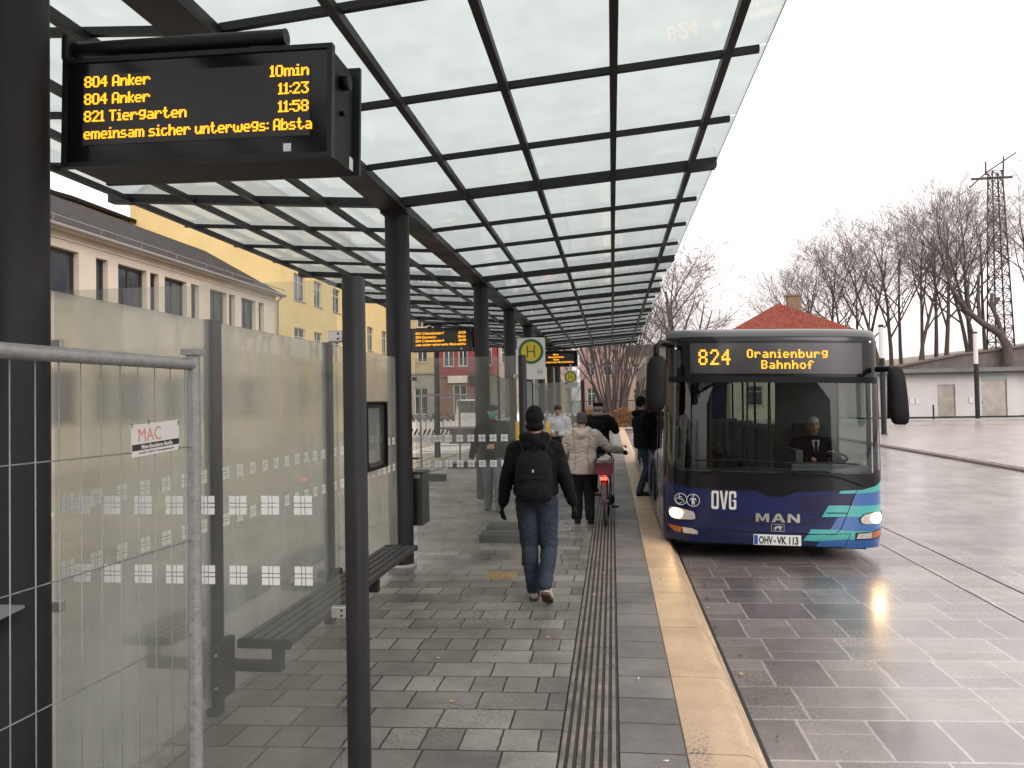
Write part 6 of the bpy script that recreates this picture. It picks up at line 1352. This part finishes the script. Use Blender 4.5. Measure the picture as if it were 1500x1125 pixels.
pile('brown concrete block standing on the construction ground behind the fences',[(-6.6,-5.3,29.5,30.5,-.1,.62),(-7.2,-5.1,29.3,30.7,.622,.70)],'brownstone','concrete_block','block')
pile('light timber planks laid along the platform edge',[(-5.4,-5.1,14,27,-.1,.03),(-5.85,-5.6,16,28,-.1,.02)],mat('timber',(.34,.27,.18),.8,0,.2,8),'plank','planks')
mb=MB(); mb.tube([(-5.35,22.2,-.2),(-5.33,22.2,2.2),(-5.33,22.2,4.6)],[.10,.085,.07],12); o=mb.build('street_lamp_pole','anthracite'); shade_auto(o); tag(o,'slim dark pole standing between the distant site fences','pole')
mb=MB(); mb.tube([(-8.2,44,-.1),(-8.2,44,3.6)],.06,10); mb.box(-8.5,-7.9,43.93,43.96,2.7,3.3); o=mb.build('road_sign','anthracite'); tag(o,'dark road sign post left of the pale van','road sign')
# row of parked bicycles in the distance
def smallbike(i,x):
    t=_t('parked_bicycle',['bicycle in the distant rack in front of the maroon house'][0],'bicycle',(x,55.5+.1*(i%3),-.16),1.45+.25*math.sin(i*2.1),'bicycles parked in front of the maroon house')
    for y in(0,1.05): 
        mb=MB(); mb.torus((0,y,.34),.32,.022,'x',20,4); mb.build('wheel','rubber',t,world=False)
    mb=MB()
    for a,b_ in(((0,0,.34),(0,.42,.3)),((0,.42,.3),(0,.3,.85)),((0,.3,.75),(0,.9,.8)),((0,.42,.3),(0,.9,.78)),((0,.88,.98),(0,1.05,.34)),((-.25,.85,1.02),(.25,.85,1.02)),((0,0,.34),(0,.3,.75))): mb.tube([a,b_],.022,5)
    mb.build('frame',['black','galv','bikeframe'][i%3],t,world=False); mb=MB(); mb.box(-.07,.07,.18,.42,.86,.92,bev=.02); mb.build('saddle','black',t,world=False)
for i in range(16): smallbike(i,-16.2+i*.56)
# building behind the camera that the windscreen mirrors
t=thing('station_building','dark gabled brick station building behind the camera','building',(10,-24,0)); mb=MB(); g=[(-4,-.3),(17,-.3),(17,6.5),(6.5,12.0),(-4,6.5)]
mb.prism(g,-36,-24,'y'); mb.build('wall',mat('dark_brick',(.075,.045,.038),.85,0,.2,3),t)
# ---------------------------------------------------------------- rail for the MAC plate on the foreground fence
t=thing('hire_sign','small white rental sign with red lettering and black band wired to the near fence','sign',(-1.40,1.95,1.40))
d=V((.155,2.47,0)).normalized(); nrm=V((d.y,-d.x,0))
o_=V((-1.384,1.971,1.60))+nrm*.006
B4=Matrix.Translation(o_)@Matrix(((d.x,0,nrm.x,0),(d.y,0,nrm.y,0),(0,1,0,0),(0,0,0,1)))@Matrix.Rotation(.05,4,'Z')
def onplate(mb,b,x,y,z): bmesh.ops.transform(b,matrix=B4@Matrix.Translation((x,y,z)),verts=b.verts[:]); mb.add(b)
def pl(name,x0,x1,y0,y1,z0,z1,m,par):
    mb=MB(); b=MB(); b.box(x0,x1,y0,y1,z0,z1); onplate(mb,b.b,0,0,0); return mb.build(name,m,par)
P_=pl('plate',0,.216,-.024,.070,-.0015,.0005,'signwhite',t)
pl('black_band',.002,.214,-.006,.012,.0006,.0012,'letter',P_)
M['redprint']=mat('faded_red_print',(.55,.17,.13),.6,0,.1,20)
mb=MB(); onplate(mb,text_bm('MAC',.058,-.0006,'LEFT',.0003,sx=.85),.026,.018,.001); mb.build('red_lettering','redprint',P_)
mb=MB(); onplate(mb,text_bm('Miet-Bauzäune Berlin',.0165,.0005,'CENTER',.0002),.110,-.0028,.0016); mb.build('band_lettering','signwhite',P_)
mb=MB(); onplate(mb,text_bm('Tel. 030 / 33 00 72  www.mietbauzaun.de',.0095,0,'CENTER',.0002),.108,-.0175,.001); mb.build('small_lettering','letter',P_)
mb=MB(); 
for x,y in((.004,.066),(.075,.072),(.212,.060),(.212,-.02)):
    p=B4@V((x,y,0)); mb.tube([p+V((0,0,-.006)),p+V((.004,0,.004)),p+V((-.004,0,.008))],.0012,5)
mb.build('wire_tie','black',P_)
SKH=(12.2,11.2,11.0); SKZ=(13.6,12.9,12.7); EXPO=0.5
# ---------------------------------------------------------------- sky, sun, camera
w=bpy.data.worlds.new('World'); sc.world=w; w.use_nodes=True; N=w.node_tree.nodes; L=w.node_tree.links; bg=N['Background']
sky=N.new('ShaderNodeTexSky'); sky.sky_type='NISHITA'; sky.sun_disc=False; sky.sun_elevation=R_(28); sky.sun_rotation=R_(150); sky.air_density=1.0; sky.dust_density=4.0; sky.ozone_density=1.0
hs=N.new('ShaderNodeHueSaturation'); hs.inputs['Saturation'].default_value=.10; L.new(sky.outputs[0],hs.inputs['Color'])
# closed cloud deck: even, a little warmer near the horizon
tc=N.new('ShaderNodeTexCoord'); sp=N.new('ShaderNodeSeparateXYZ'); L.new(tc.outputs['Generated'],sp.inputs[0])
cr=N.new('ShaderNodeValToRGB'); e=cr.color_ramp.elements; e[0].position=0; e[0].color=(SKH[0],SKH[1],SKH[2],1); e[1].position=.36; e[1].color=(SKZ[0],SKZ[1],SKZ[2],1); q_=e.new(.11); q_.color=(9.4,8.6,8.5,1); e[0].color=(6.2,5.5,5.5,1); L.new(sp.outputs['Z'],cr.inputs[0])
nz=N.new('ShaderNodeTexNoise'); nz.inputs['Scale'].default_value=2.2; nz.inputs['Detail'].default_value=4; mp=N.new('ShaderNodeMapping'); mp.inputs['Scale'].default_value=(1,1,3); L.new(tc.outputs['Generated'],mp.inputs[0]); L.new(mp.outputs[0],nz.inputs['Vector'])
mr=N.new('ShaderNodeMapRange'); mr.inputs['From Min'].default_value=.3; mr.inputs['From Max'].default_value=.7; mr.inputs['To Min'].default_value=.95; mr.inputs['To Max'].default_value=1.05; L.new(nz.outputs['Fac'],mr.inputs['Value'])
vs=N.new('ShaderNodeVectorMath'); vs.operation='SCALE'; L.new(cr.outputs[0],vs.inputs[0]); L.new(mr.outputs[0],vs.inputs['Scale'])
mx=N.new('ShaderNodeMix'); mx.data_type='RGBA'; mx.inputs['Factor'].default_value=.85; L.new(hs.outputs[0],mx.inputs[6]); L.new(vs.outputs[0],mx.inputs[7]); L.new(mx.outputs[2],bg.inputs['Color']); bg.inputs['Strength'].default_value=.12
sl=bpy.data.lights.new('Sun','SUN'); sl.energy=.6; sl.angle=R_(25); sl.color=(1,.96,.92); so=bpy.data.objects.new('Sun',sl); COL.objects.link(so)
az=R_(150); el=R_(28); dv=V((math.sin(az)*math.cos(el),math.cos(az)*math.cos(el),math.sin(el))); so.rotation_euler=dv.to_track_quat('Z','Y').to_euler()
cam=bpy.data.cameras.new('Camera'); co=bpy.data.objects.new('Camera',cam); COL.objects.link(co); sc.camera=co
cam.sensor_width=36; cam.lens=36*1083/1500; cam.clip_start=.05; cam.clip_end=3000
yaw,pitch,roll=R_(7.705423),R_(1.3299),.018
F=V((-math.sin(yaw)*math.cos(pitch),math.cos(yaw)*math.cos(pitch),math.sin(pitch))); R0=V((math.cos(yaw),math.sin(yaw),0)); U0=R0.cross(F); c,s_=math.cos(roll),math.sin(roll); Rr=R0*c-U0*s_; Uu=U0*c+R0*s_
co.matrix_world=Matrix(((Rr.x,Uu.x,-F.x,0),(Rr.y,Uu.y,-F.y,0),(Rr.z,Uu.z,-F.z,1.72),(0,0,0,1)))
sc.view_settings.view_transform='Standard'; sc.view_settings.look='None'; sc.view_settings.exposure=EXPO; sc.view_settings.gamma=1
sc.render.engine='CYCLES'; cy=sc.cycles; cy.max_bounces=8; cy.transparent_max_bounces=12; cy.transmission_bounces=6; cy.diffuse_bounces=2; cy.glossy_bounces=3; cy.caustics_reflective=False; cy.caustics_refractive=False; cy.sample_clamp_indirect=6
sc.render.resolution_x=1024; sc.render.resolution_y=768
